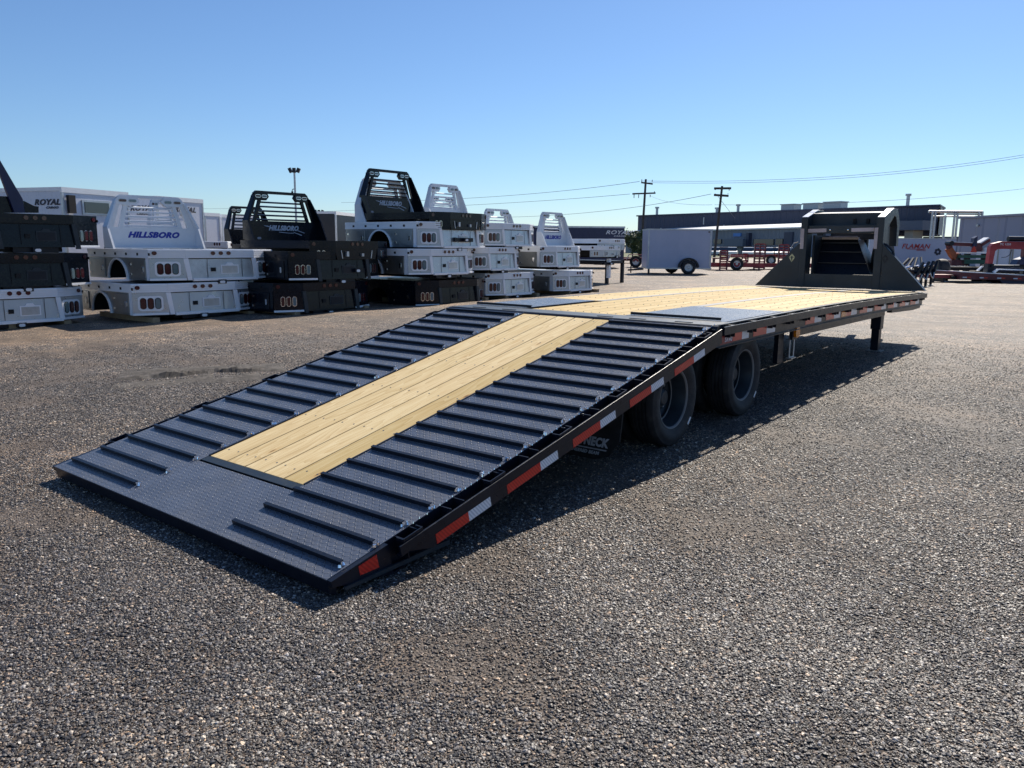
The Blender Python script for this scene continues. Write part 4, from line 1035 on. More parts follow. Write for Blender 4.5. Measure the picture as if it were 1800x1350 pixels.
def add_rack(t, kind, lettering='HILLSBORO', swoosh=False, wide=.78):
    al = kind == 'alu'; mt = M['rack_alu'] if al else M['black_gloss']; x1 = -BL+.10; x0 = x1-.06; z0 = BH
    r = bpy.data.objects.new('headache_rack', None); COL.objects.link(r); r.parent = t
    W = wide; zp = z0+.42; zt = z0+1.06; ta = .62*W/.82
    pn = MB().box(x0, x1, -W, W, z0, zp).build('rack_panel', mt, r)
    # outer posts
    for s in (-1, 1):
        MB().prism([(s*W, zp), (s*(W-.15), zp), (s*(ta-.10), zt-.12), (s*ta, zt-.12)], 'x', x0, x1).build('outer_post', mt, r)
        MB().prism([(s*(W-.24), zp), (s*(W-.31), zp), (s*(ta-.22), zt-.2), (s*(ta-.15), zt-.2)], 'x', x0, x1-.01).build('inner_post', mt, r)
        # lamp pod
        pd = MB().prism([(s*ta, zt-.12), (s*(ta-.08), zt-.02), (s*(ta-.36), zt-.03), (s*(ta-.41), zt-.12), (s*(ta-.34), zt-.2), (s*(ta-.02), zt-.2)], 'x', x0-.01, x1+.012).build('lamp_pod', mt, r)
        for q, kd in ((.13, 'lens_red'), (.29, 'lens_clear')):
            rg = MB().prism(oval(s*(ta-q), zt-.115, .135, .065), 'x', x1+.0125, x1+.018).build('lamp_ring', M['galv'] if al else M['chrome'], pd)
            MB().prism(oval(s*(ta-q), zt-.115, .115, .045), 'x', x1+.0182, x1+.024).build('rack_light', M[kd], rg)
        # side wing that runs back along the deck
        yy = s*(W+.002)
        ya, yb = (yy-.03, yy) if s < 0 else (yy, yy+.03)
        o_ = s*.004; V = [(x1+.001, s*W+o_, z0), (x1+.34, s*W+o_, z0), (x1+.14, s*W+o_, zp), (x1+.001, s*W+o_, zp), (x1+.05, s*ta+o_, zt-.13), (x1+.001, s*ta+o_, zt-.13)]
        V2 = [(a, b-s*.03, c_) for a, b, c_ in V]; n6 = 6
        wg = MB(); wg._add(V+V2, [(0,1,2,3), (3,2,4,5), (9,8,7,6), (11,10,8,9), (0,6,7,1), (1,7,8,2), (2,8,10,4), (4,10,11,5), (5,11,9,3), (3,9,6,0)]); wg.build('side_wing', mt, r)
    MB().prism([(-ta+.02, zt-.06), (-ta+.10, zt), (ta-.10, zt), (ta-.02, zt-.06)], 'x', x0, x1).build('top_bar', mt, r)
    n = 5
    for i in range(n):
        zz = zp+.035+(zt-.27-zp)*i/(n-1); f = (zz-zp)/(zt-.12-zp); wd = (W-.28)*(1-f)+(ta-.2)*f
        MB().prism([(x0, zz-.012), (x1-.015, zz-.026), (x1-.012, zz-.004), (x0+.01, zz+.014)], 'y', -wd, wd).build('louvre', mt, r)
    MB().box(x0-.01, x0+.3, -W, W, z0-.0, z0+.02).build('rack_foot', mt, r)
    if lettering:
        lm = M['lettering_blue'] if al else M['lettering_grey']
        o = text('lettering', lettering, .155 if al else .14, lm, pn, (x1+.004, .02, z0+.27), (R(90), 0, R(90)), .35, .009, 1.0)
        if swoosh:
            sw = MB(); pts = [(-.42, .30), (-.5, .325), (-.38, .318), (-.3, .29)]
            sw.prism([(q[0], z0+q[1]) for q in pts], 'x', x1+.002, x1+.006)
            A = [(.36+.0*i, 0) for i in range(2)]
            a_c = [(-.1+.08*i, z0+.195-.02*math.sin(PI*i/8)+(.0)) for i in range(6)]; b_c = [(p[0], p[1]-.012) for p in a_c]
            sw.band(a_c, b_c, 'x', x1+.002, x1+.006)
            sw.prism([(.28, z0+.20), (.52, z0+.13), (.5, z0+.115), (.3, z0+.18)], 'x', x1+.002, x1+.006)
            sw.prism([(.4, z0+.235), (.6, z0+.18), (.58, z0+.17), (.4, z0+.22)], 'x', x1+.002, x1+.006)
            sw.build('swoosh', lm, pn)
            MB().prism(oval(-.62, z0+.05, .10, .05), 'x', x1+.002, x1+.006).build('badge', M['grey_strip'], pn)
    return r

PROTO = {}
def place(key, root, xr, y0, y1, z0, rz=0, tilt=0, h=1):
    root.location = (xr, (y0+y1)/2, z0); root.scale = (1, (y1-y0)/BW, h)
    root.rotation_euler = (0, tilt, rz)
def bed(kind, label, X, l, b, r_, b2, group, rack=None, skirt=True, rz=0, diamondy=False, w=None, h=1, tilt=0, **kw):
    key = (kind, skirt, diamondy)
    if key not in PROTO:
        t = make_bed(kind, label+(' diamond' if diamondy else ''), group, skirt); PROTO[key] = t
    else:
        t = copy_tree_norack(PROTO[key])
    t['label'] = label; t['group'] = group
    pr = onx(r_, b2, X)
    if l is None: y0 = pr.y-(w or 2.2); z0 = pr.z+.0
    else: pl = onx(l, b, X); y0 = pl.y; z0 = (pl.z+pr.z)/2
    place(key, t, X, y0, pr.y, z0, rz, tilt, h)
    if rack: add_rack(t, rack, **kw)
    return t
def copy_tree_norack(o):
    c = o.copy(); COL.objects.link(c)
    for ch in o.children:
        if ch.name.startswith('headache_rack'): continue
        copy_tree(ch, c)
    return c
GB = 'black truck beds stacked in the yard'; GA = 'aluminium truck beds stacked in the yard'
TL = R(1.2)
# prototypes are made at first use, nearest ones first
bed('alu', 'aluminium service bed at ground level under the blue lettered one', -11.3, 245.5, 558, 458, 541, GA)
bed('alu', 'aluminium bed with diamond plate tail and white rack lettered in blue', -11.3, 275, 495, 491, 487, GA, rack='alu', diamondy=True)
bed('alu', 'aluminium service bed at the bottom of the leftmost stack', -12.3, None, 0, 157, 559, GA)
bed('black', 'middle black bed of the leftmost stack', -12.3, None, 0, 168, 500, GB)
bed('black', 'top black bed of the leftmost stack, cut by the left picture edge', -12.3, None, 0, 183, 435, GB)
bed('black', 'black bed at ground level just right of the aluminium pair', -10.4, 494, 548, 659, 541, GB)
bed('black', 'black bed second from the ground under the one with the swoosh lettered rack', -10.4, 520, 493, 677, 488, GB)
bed('black', 'black flatbed with dark swoosh lettered rack on top of the left black stack', -10.35, 558, 471, 693, 472, GB, rack='black', wide=.98, swoosh=True, skirt=False, h=1.0)
bed('black', 'black bed at ground level below two aluminium beds', -9.9, 743, 539, 863, 530, GB)
bed('alu', 'aluminium bed resting directly on the black ground level bed', -9.9, 730, 484, 843, 479, GA)
bed('alu', 'aluminium bed directly beneath the highest black flatbed', -9.9, 746, 437, 863, 433, GA, rack='alu', lettering=None)
bed('black', 'highest black flatbed with swoosh lettered rack on the tallest stack', -9.8, 768, 417, 867, 419, GB, rack='black', wide=.98, swoosh=True, skirt=False, h=1.0)
bed('alu', 'aluminium bed on the ground right of the tallest stack', -10.3, 865, 520, 949, 515, GA)
bed('alu', 'middle aluminium bed of the three right of the tallest stack', -10.3, 840, 476, 923, 472, GA)
bed('alu', 'top aluminium bed of the three right of the tallest stack', -10.3, 864, 433, 949, 431, GA, rack='alu', lettering=None)
bed('alu', 'aluminium bed on the ground at the right end of the row', -10.3, 983, 512, 1052, 508, GA)
bed('alu', 'aluminium bed with small blue lettered rack at the right end of the row', -10.3, 961, 470, 1030, 467, GA, rack='alu')
bed('alu', 'lower of two flat aluminium beds raised on a stand beyond the row', -12, 1047, 462, 1100, 460, GA, skirt=False)
bed('alu', 'upper of two flat aluminium beds raised on a stand beyond the row', -12, 1060, 450, 1107, 448, GA, skirt=False)
_p = onx(941, 432, -11.2); _q = onx(991, 432, -11.2)
t = thing('headache_rack', 'loose pale aluminium headache rack standing behind the top bed next to the black enclosed trailer', 'rack', (-11.2, (_p.y+_q.y)/2, _p.z))
_r = add_rack(t, 'alu'); _k = (_q.y-_p.y)/1.56
_r.location = (BL*_k, 0, -BH*_k); _r.scale = (_k, _k, _k)
for c_ in list(_r.children): pass
# stand below
c = onx(1062, 488, -12.2)
t = thing('bed_stand', 'dark stand with one bright leg under the flat aluminium beds', 'stand', (c.x, c.y, .05))
MB().box(-.1, .0, .2, .3, .0, .8).box(-2.2, -2.1, .2, .3, 0, .8).box(-.1, 0, 1.2, 1.3, 0, .8).box(-2.2, -2.1, 1.2, 1.3, 0, .8).box(-2.2, 0, .2, 1.3, .7, .78).build('frame', M['black'], t)
MB().box(.02, .12, .1, .22, .2, .85).build('bright_leg', M['white_bright'], t)
# rows behind: second line of stacks so the gaps are filled
def back_bed(kind, label, px_l, px_r, ytop, X, rack=None, **kw):
    pl = onx(px_l, ytop, X); pr = onx(px_r, ytop, X); key = (kind, True, False)
    t = copy_tree_norack(PROTO[key]); t['label'] = label; t['group'] = GA if kind == 'alu' else GB
    place(key, t, X, pl.y, pr.y, pl.z-BH); n = 0
    if rack: add_rack(t, rack, **kw)
    return t, pl.z-BH
def pile(X, px_l, px_r, ytop, kinds, labels, racks):
    z = None
    for i, (kd, lb) in enumerate(zip(kinds, labels)):
        t, zz = back_bed(kd, lb, px_l, px_r, ytop, X, racks if i == 0 else None, **({'lettering': None} if racks and i == 0 else {}))
        t.location.z = zz-.62*i
pile(-15.5, 345, 415, 424, ['alu', 'alu', 'alu'], ['top aluminium bed of the back row, seen between the white rack and black rack', 'hidden aluminium bed below the top one of the back row', 'lowest aluminium bed of the back row behind the blue lettered bed'], 'alu')
pile(-15.5, 478, 580, 430, ['black', 'black', 'black'], ['top black bed of the back row behind the black swoosh rack', 'second black bed of the back row behind the black stack', 'lowest black bed of the back row behind the black stack'], 'black')
pile(-15.5, 835, 905, 395, ['alu', 'alu', 'alu'], ['top aluminium bed of the back row whose rack shows right of the highest black flatbed', 'second aluminium bed of the back row behind the tallest stack', 'lowest aluminium bed of the back row behind the tallest stack'], 'alu')
# blocking timbers and cribs under the stacks
for (X, px0, px1, yb, lb) in ((-12.5, 10, 120, 578, 'wooden blocking under the leftmost stack'), (-11.5, 262, 440, 568, 'dark timber blocking under the aluminium pair'), (-10.6, 510, 640, 553, 'pale timber skid under the left black stack'),
                              (-10.1, 760, 850, 541, 'timber blocking under the tallest stack'), (-10.5, 880, 940, 524, 'short timber block under the three aluminium beds'), (-10.5, 992, 1045, 516, 'timber block under the last aluminium bed of the row')):
    a = onx(px0, yb, X); b = onx(px1, yb, X); g0 = gz(X, a.y)
    o = MB().box(-1.9, .16, 0, .12, -.02, .09).box(-1.9, .16, b.y-a.y-.12, b.y-a.y, -.02, .09)
    t = thing('timber_blocking', lb, 'timber', (X, a.y, g0))
    for yy in (0, b.y-a.y-.12): MB().box(-1.9, .16, yy, yy+.12, -.03, .09).build('timber', M['wood_dark'], t)
# leaning dark rack post at the left edge, on the top black bed
c = onx(20, 375, -12.9)
t = thing('headache_rack', 'dark headache rack with slanted post standing on the top left black bed', 'rack', (c.x, c.y, c.z))
def pp(px, py): q = onx(px, py, -12.9); return (q.y-c.y, q.z-c.z)
MB().prism([pp(-14, 270), pp(-2, 278), pp(40, 350), pp(44, 374), pp(26, 374)], 'x', -.06, .0).build('slanted_post', M['navy'], t)
MB().prism([pp(42, 353), pp(60, 362), pp(68, 363), pp(68, 374), pp(44, 374)], 'x', -.06, -.0).build('side_wing', M['black_gloss'], t)
MB().prism([pp(-40, 344), pp(26, 345), pp(26, 374), pp(-40, 374)], 'x', -.1, -.062).build('rack_panel', M['black_gloss'], t)

# ------------------------------------------------------------------ the gooseneck trailer
TR = thing('gooseneck_flatbed_trailer', 'long black gooseneck flatbed trailer with pine deck and lowered cleated ramp tail', 'trailer', (0, 0, 0))
HD, L1, Z0 = .7495, 3.5493, -.0282
RA = math.atan2(HD-Z0, L1); SR = math.hypot(L1, HD-Z0)
W0, W1 = -2.64, -.04                       # tread plate limits
PL, PR = -1.775, -.875                     # pine strip limits
DL = 6.62
def dz(y): return HD+.026*math.sin(PI*max(0, min(1, y/DL)))-.022*(y/DL)
RM = Matrix.Translation((0, 0, HD)) @ Matrix.Rotation(RA, 4, 'X')
def sl_(y): return y*SR/L1                 # horizontal y -> along-slope coordinate
def deckbox(mb, x0, x1, y0, y1, a, b, n=10):
    """box that follows the cambered deck; a,b offsets from deck top"""
    ys = [y0+(y1-y0)*i/n for i in range(n+1)]
    A = [(y, dz(y)+a) for y in ys]; B_ = [(y, dz(y)+b) for y in ys]
    mb.band(A, B_, 'x', x0, x1); return mb
# ramp planks
n = 5; wp = (PR-PL)/n
for i in range(n):
    x0 = PL+wp*i+.004; x1 = PL+wp*(i+1)-.004
    o = MB().box(-(x1-x0)/2, (x1-x0)/2, sl_(-3.03)+SR/2, -.045+SR/2, -.040, -.003).build('plank', M['wood'], TR, bevel=.004)
    o.matrix_local = RM @ Matrix.Translation(((x0+x1)/2, -SR/2, 0))
# deck planks: three bays between the steel strips
bays = [(-2.615, -2.03, 4), (-1.93, -.95, 6), (-.85, -.07, 5)]
for (xa, xb, n) in bays:
    wp = (xb-xa)/n
    for i in range(n):
        x0 = xa+wp*i+.0035; x1 = xa+wp*(i+1)-.0035
        y0 = .27 if (xa < -1.5 and xb > -1.2) else 1.50
        mb = MB(); xm = (x0+x1)/2
        ys = [y0+(DL-.02-y0)*j/10 for j in range(11)]
        mb.band([(y, dz(y)+.0) for y in ys], [(y, dz(y)-.038) for y in ys], 'x', x0-xm, x1-xm)
        o = mb.build('plank', M['wood'], TR); o.location.x = xm
for (xa, xb) in ((-2.025, -1.935), (-.945, -.855)):
    deckbox(MB(), xa, xb, 1.5, DL-.02, .001, -.006).build('deck_strip', M['strip'], TR)
sw_ = MB(RM)
for q in range(6):
    yy = -.12-.56*q
    for i in range(5):
        for fx_ in (.25, .75):
            x = PL+(PR-PL)/5*(i+fx_)+random.uniform(-.01, .01); s_ = sl_(yy)+random.uniform(-.008, .008)
            sw_.tube((x, s_, -.004), (x, s_, -.0015), .0055, 7)
sw_.build('screw', M['strip'], TR, kind='stuff')
sw_ = MB()
for q in range(12):
    yy = .33+.52*q
    for (xa, xb, n) in bays:
        if yy < 1.55 and not (xa < -1.5 and xb > -1.2): continue
        for i in range(n):
            for fx_ in (.25, .75):
                x = xa+(xb-xa)/n*(i+fx_); sw_.tube((x, yy+random.uniform(-.01, .01), dz(yy)-.002), (x, yy, dz(yy)+.0008), .0055, 6)
sw_.build('screw', M['strip'], TR, kind='stuff')
# tread plates
def plate(mb, name='tread_plate'): 
    return mb
o = MB().box(0, W1-PR, sl_(-3.10), -.02, -.006, 0).build('tread_plate', M['tread'], TR); o.matrix_local = RM @ Matrix.Translation((PR, 0, 0))
o = MB().box(0, PL-W0, sl_(-3.10), -.02, -.006, 0).build('tread_plate', M['tread'], TR); o.matrix_local = RM @ Matrix.Translation((W0, 0, 0))
o = MB().box(0, W1-W0, -SR, sl_(-3.103), -.006, 0).build('tail_plate', M['tread'], TR); o.matrix_local = RM @ Matrix.Translation((W0, 0, 0))
for (xa, xb) in ((W0, -2.03), (-.945, -.07)):
    deckbox(MB(), xa, xb, .27, 1.495, .003, -.004, 3).build('tread_plate', M['tread'], TR)
MB().box(W0, W1, -.02, .268, HD-.006, HD+.004).build('hinge_plate', M['neck'], TR, bevel=.002)
for x in (-2.35, -2.0, -1.0, -.7, -.3): MB().box(x-.07, x+.07, .03, .055, HD+.0042, HD+.009).build('hinge_slot', M['black'], TR)
MB(RM).box(PL, PR, sl_(-3.085), sl_(-3.035), -.008, -.001).build('trim_bar', M['neck'], TR)
for x in (PL, PR): MB(RM).box(x-.006, x+.006, sl_(-3.03), -.03, -.02, .004).build('edge_strip', M['black'], TR)
# cleats (folded angle)
def cleat_mesh(w_):
    return MB().box(0, w_, -.004, .001, 0, .021).box(0, w_, .0012, .016, .017, .021).mesh('cleat', M['black'])
cmR = cleat_mesh(.80); cmL = cleat_mesh(.80)
welds = MB()
for k in range(20):
    y = -L1+.097+k*.1757; s = sl_(y)
    for (me, x) in ((cmR, -.865), (cmL, -2.615)):
        o = bpy.data.objects.new('cleat', me); COL.objects.link(o); o.parent = TR
        o.matrix_local = RM @ Matrix.Translation((x, s, .0005))
    for x in (-.05, -1.795):
        for q in range(3):
            p = RM @ Vector((x+.012*random.uniform(-1, .6), s+random.uniform(-.015, .03), .008))
            welds.tube(p-Vector((0, 0, .006)), p+Vector((random.uniform(-.004, .004), 0, .006)), .007, 6, .004)
    if k % 1 == 0 and k > 1:
        for q in range(3):
            p = RM @ Vector((-.037+random.uniform(-.004, .004), s+.04+.045*q, .004)); welds.tube(p-Vector((0,0,.004)), p+Vector((0,0,.004)), .004, 5, .002)
welds.build('weld_bead', M['chrome'], TR, kind='stuff')
for (x, w_) in ((-.93, .80), (-2.63, .66)):
    o = bpy.data.objects.new('cleat', cmR); COL.objects.link(o); o.parent = TR
    o.location = (x, .33, HD+.003+.006); o.scale = (w_/.8, 1, 1)
# ramp side frames
def side(sgn):
    X = (lambda a: a) if sgn > 0 else (lambda a: -2.68-a)
    def bx(mb, xa, xb, *r): xs = sorted((X(xa), X(xb))); return mb.box(xs[0], xs[1], *r)
    sA, sB = sl_(-3.24), -.03
    # channel
    bx(bx(MB(RM), -.046, -.038, sA, sB, -.15, -.002), -.038, -.012, sA, sB, -.15, -.143).build('side_channel', M['black'], TR)
    bx(MB(RM), .030, .040, sA+.02, sB, -.062, -.012).build('rub_rail', M['black'], TR, bevel=.002)
    bx(MB(RM), .004, .029, sA+.02, sB, -.066, -.060).build('rail_flange', M['black'], TR)
    # lower angle carrying the tape
    MB(RM).prism([(sl_(-3.17), -.0625), (sB, -.0625), (sB, -.120), (sl_(-3.04), -.120)], 'x', *sorted((X(.0295), X(.0355)))).build('tape_bar', M['black'], TR)
    # tail taper
    P = [(sA, -.002), (-SR, -.002), (-SR, -.03), (sA, -.15)]
    xs = sorted((X(-.038), X(-.012)))
    MB(RM).prism(P, 'x', *xs).build('tail_gusset', M['black'], TR)
    P = [(-SR+.05, -.055), (-SR+.05, -.07), (sl_(-2.9), -.19), (sl_(-2.9), -.165)]
    xs = sorted((X(.0), X(-.011)))
    MB(RM).prism(P, 'x', *xs).build('tail_brace', M['neck'], TR)
    # stake pockets between channel and rub rail
    k = 0; y = -3.13
    while y < -.1:
        s = sl_(y)
        sp = MB(RM)
        for q in (-.045, .045): bx(sp, -.037, .029, s+q-.003, s+q+.003, -.10, -.004)
        if k % 2 == 0: bx(sp, .026, .032, s-.06, s+.06, -.012, .004); bx(sp, -.012, .03, s-.062, s-.056, -.012, .004); bx(sp, -.012, .03, s+.056, s+.062, -.012, .004)
        sp.build('stake_pocket', M['black'], TR); y += .29; k += 1
    if sgn > 0:
        for (a, b, c_) in ((-3.01, -2.79, -2.63), (-2.50, -2.225, -2.07), (-1.925, -1.65, -1.485), (-1.32, -1.06, -.90), (-.75, -.475, -.31)):
            MB(RM).box(.0357, .037, sl_(a), sl_(b), -.117, -.067).build('red_tape', M['tape_red'], TR)
            MB(RM).box(.0357, .037, sl_(b), sl_(c_), -.117, -.067).build('white_tape', M['tape_white'], TR)
        MB(RM).prism([(sl_(-3.41), -.012), (sl_(-3.31), -.012), (sl_(-3.31), -.075), (sl_(-3.41), -.055)], 'x', -.0118, -.010).build('red_reflector', M['tape_red'], TR)
    # deck side rails
    deckbox(MB(), *sorted((X(-.066), X(-.022))), .02, DL, .0, -.012).build('deck_edge', M['black'], TR)
    deckbox(MB(), *sorted((X(-.028), X(-.020))), .02, DL, -.0125, -.17).build('side_channel', M['black'], TR)
    deckbox(MB(), *sorted((X(-.045), X(.0))), .02, DL, -.165, -.172).build('channel_flange', M['black'], TR)
    deckbox(MB(), *sorted((X(.026), X(.036))), .03, DL, -.010, -.07).build('rub_rail', M['black'], TR)
    y = .2
    while y < DL:
        sp = MB()
        for q in (-.04, .04): bx(sp, -.0195, .0255, y+q-.003, y+q+.003, dz(y)-.1, dz(y)-.006)
        if abs(y-3.3) > 0: bx(sp, -.0195, .0255, y-.045, y+.045, dz(y)-.015, dz(y)-.010)
        sp.build('stake_pocket', M['black'], TR); y += .42
side(1); side(-1)
def yx(px): return onx(px, 575, .0).y
def ypx(px, z=.62):
    # photo column -> y on the x=0 face of the deck rail
    lo, hi = -1, 9
    for i in range(40):
        mdd = (lo+hi)/2; d = Vector((0, mdd, z))-CAMP; X = 900+FPX*d.dot(RT)/d.dot(FW)
        if X < px: lo = mdd
        else: hi = mdd
    return lo
for (a, b, c_) in ((1292,1308,1320),(1328,1351,1366),(1419,1435,1447),(1455,1469,1480),(1489,1499,1509),(1514,1527,1536),(1540,1552,1560),(1564,1574,1580),(1584,1594,1600),(1603,1612,1618)):
    ya, yb, yc = ypx(a), ypx(b), ypx(c_)
    deckbox(MB(), -.0195, -.018, ya, yb, -.145, -.083, 2).build('red_tape', M['tape_red'], TR)
    deckbox(MB(), -.0195, -.018, yb, yc, -.145, -.083, 2).build('white_tape', M['tape_white'], TR)
for px in (1486, 1262+12):
    ya, yb = ypx(px-4), ypx(px+4 if px > 1400 else px+18)
    deckbox(MB(), -.0195, -.0175, ya, yb, -.145 if px > 1400 else -.15, -.088, 2).build('side_marker' if px > 1400 else 'rail_sticker', M['lens_amber'] if px > 1400 else M['red'], TR)
text('lettering', 'SR40', .055, M['lettering_white'], TR, (-.0165, ypx(1284), dz(.2)-.12), (R(90), 0, R(90)), .1, .001, 1.1, .001)
# grey plate on the beam under the rail
# frame under the deck
fr = MB()
for x in (-.78, -1.92):
    deckbox(fr, x-.08, x+.08, -.35, 6.3, -.08, -.095); deckbox(fr, x-.006, x+.006, -.35, 6.3, -.0955, -.335); deckbox(fr, x-.08, x+.08, -.35, 6.3, -.3355, -.35)
    o = MB()
fr.build('main_beam', M['black'], TR)
for i in range(16):
    y = .12+i*.42
    MB().box(-2.62, -.07, y-.03, y+.03, dz(y)-.079, dz(y)-.04).build('crossmember', M['black'], TR)
for i in range(8):
    y = -1.1-.3*i; s = sl_(y)
    MB(RM).box(-2.62, -.05, s-.03, s+.03, -.095, -.047).build('crossmember', M['black'], TR)
for x in (-.9, -1.75):
    MB(RM).prism([(-.02, -.05), (-SR+.1, -.045), (-SR+.1, -.055), (sl_(-3.0), -.11), (-.3, -.22), (-.02, -.22)], 'x', x-.05, x+.05).build('ramp_beam', M['black'], TR)
MB(RM).prism([(-SR, -.0065), (-SR, -.07), (-SR+.03, -.09), (-SR+.05, -.0065)], 'x', W0, W1).build('tail_lip', M['black'], TR)
MB().box(W0+.1, W1-.1, -.10, -.02, HD-.22, HD-.03).build('hinge_beam', M['black'], TR)
MB().tube((W0-.02, -.015, HD-.03), (W1+.05, -.015, HD-.03), .032, 14).build('hinge_pin', M['black'], TR, smooth=True)
MB().box(-2.6, -.1, DL, DL+.12, HD-.20, HD-.03).build('front_beam', M['black'], TR)
MB().prism([(5.2, .53), (5.2, .57), (DL+.1, .565), (DL+.1, .51), (6.3, .50)], 'x', -.12, -.06).build('nose_skirt', M['black'], TR)
MB().box(-.14, -.10, 1.9, 5.04, .505, .572).build('lower_rail', M['black'], TR)
# suspension
for y in (-.52, .68):
    MB().tube((-2.5, y, gz(0, y)+.333), (-.18, y, gz(0, y)+.333), .055, 12).build('axle', M['black'], TR)
for x in (-.72, -1.96):
    MB().box(x-.04, x+.04, -1.0, 1.2, .28, .34).build('spring', M['black'], TR)
    for y in (-1.0, .08, 1.2): MB().box(x-.05, x+.05, y-.08, y+.08, .34, .42).build('hanger', M['black'], TR)
# wheels (dual)
def big_tyre(parent, c, out):
    r, h = .335, .105; rr = .208
    o = bpy.data.objects.new('wheel', None); COL.objects.link(o); o.parent = parent; o.location = c
    prof = [(-h*.72, rr-.004), (-h*.84, rr+.012), (-h*.95, rr+.045), (-h, rr+.075), (-h*.97, r-.045), (-h*.88, r-.014), (-h*.7, r-.003)]
    gro = []
    for gx in (-.045, -.015, .015, .045):
        gro += [(gx-.006, r), (gx-.004, r-.010), (gx+.004, r-.010), (gx+.006, r)]
    prof = prof+gro+[(-a, b) for a, b in prof[::-1]]
    MB().lathe(prof, 56, 'x').build('tyre', M['rubber'], o, smooth=True)
    s = out
    # dished wheel: outer lip, deep barrel, disc
    dd = -.9 if out > 0 else .9
    ri = MB().lathe([(s*h*.72, rr-.004), (s*h*.76, rr+.004), (s*h*.66, rr-.012), (s*h*.1, rr-.03), (-s*h*.5, rr-.036), (-s*h*.62, rr-.06), (-s*h*.58, .13), (-s*h*.5, .1), (-s*h*.5, .06)], 48, 'x').build('rim', M['neck'], o, smooth=True)
    MB().lathe([(-s*h*.5, .062), (-s*h*.0, .058), (s*h*.1, .045), (s*h*.12, 0)], 24, 'x').build('hub', M['neck'], o, smooth=True)
    MB().lathe([(s*h*.70, rr-.012), (s*h*.78, rr-.006), (s*h*.80, rr+.002), (s*h*.74, rr+.001)], 48, 'x').build('rim_lip', M['strip'], o, smooth=True)
    MB().lathe([(-s*h*.30, rr-.040), (-s*h*.26, rr-.045), (-s*h*.22, rr-.036)], 48, 'x').build('rim_ring', M['strip'], o, smooth=True)
    nb = MB()
    for i in range(8):
        a = i*PI/4; nb.tube((-s*h*.58, .105*math.cos(a), .105*math.sin(a)), (-s*h*.34, .105*math.cos(a), .105*math.sin(a)), .012, 6)
    nb.build('wheel_nut', M['galv'], o)
    return o
for y in (-.52, .68):
    z = gz(0, y)+.333
    for x, s in ((-.15, 1), (-.41, 1), (-2.53, -1), (-2.27, -1)):
        wo = big_tyre(TR, (x, y, z), s)
        if x == -.15:
            c_ = MB().box(.1055, .108, -.008, .008, -.03, .03).build('sidewall_label', M['white_bright'], wo)
            c_.location = (-.002, .275*math.cos(R(-42)), .275*math.sin(R(-42))); c_.rotation_euler = (R(-42), 0, 0)
# mud flap with lettering
def flap():
    q = ony(1045, 790, -1.02)
    x0, x1 = -.72, -.02; zb = gz(0, -1.3)+.05
    P = [(x0, .37), (x0, zb+.12), (x0+.1, zb+.02), (x0+.2, zb), (x1-.2, zb), (x1-.09, zb+.035), (x1-.015, zb+.14), (x1, .28), (x1, .37)]
    f = MB().prism(P, 'y', -1.29, -1.28).build('mud_flap', M['rubber'], TR)
    text('lettering', 'FLEETNECK', .078, M['lettering_grey'], f, (-.30, -1.2925, zb+.115), (R(90), 0, 0), .28, .004, .82, .001)
    MB().prism([(-.48, zb+.066), (-.13, zb+.066), (-.125, zb+.074), (-.475, zb+.074)], 'y', -1.293, -1.2905).build('underline', M['lettering_grey'], f)
    text('lettering', 'ENGINEERED BEAM', .030, M['lettering_grey'], f, (-.32, -1.2925, zb+.044), (R(90), 0, 0), .28, .001, .98, .001)
    f2 = f.copy(); COL.objects.link(f2); f2.location.x = -1.94; f2.parent = TR
flap()
# steel step with amber lamp
y0 = 1.72; st = MB()
st.path([(-.06, y0-.055, .60), (-.06, y0-.05, .335), (-.06, y0+.055, .335), (-.06, y0+.055, .60)], .009, 6).box(-.085, -.035, y0-.06, y0+.06, .325, .337)
st.build('step', M['galv'], TR)
MB().box(-.05, -.03, y0-.075, y0+.06, .50, .60).build('lamp_bracket', M['black'], TR)
MB().prism(rrect(y0+.0, .565, .10, .09, .03), 'x', -.0295, -.008).build('amber_light', M['lens_amber'], TR)
MB().box(-.13, -.09, y0-.25, y0-.12, .30, .575).build('support_leg', M['black'], TR)
# landing legs
for x in (-.20, -2.48):
    lg = MB().box(x-.06, x+.06, 5.05, 5.19, gz(0, 5)+.28, .56).build('landing_leg', M['black'], TR, bevel=.008)
    MB().box(x-.045, x+.045, 5.065, 5.175, gz(0, 5)+.02, gz(0, 5)+.279).build('inner_leg', M['black'], lg)
    MB().box(x-.09, x+.09, 5.03, 5.21, gz(0, 5)-.0, gz(0, 5)+.012).build('foot', M['strip'], lg)
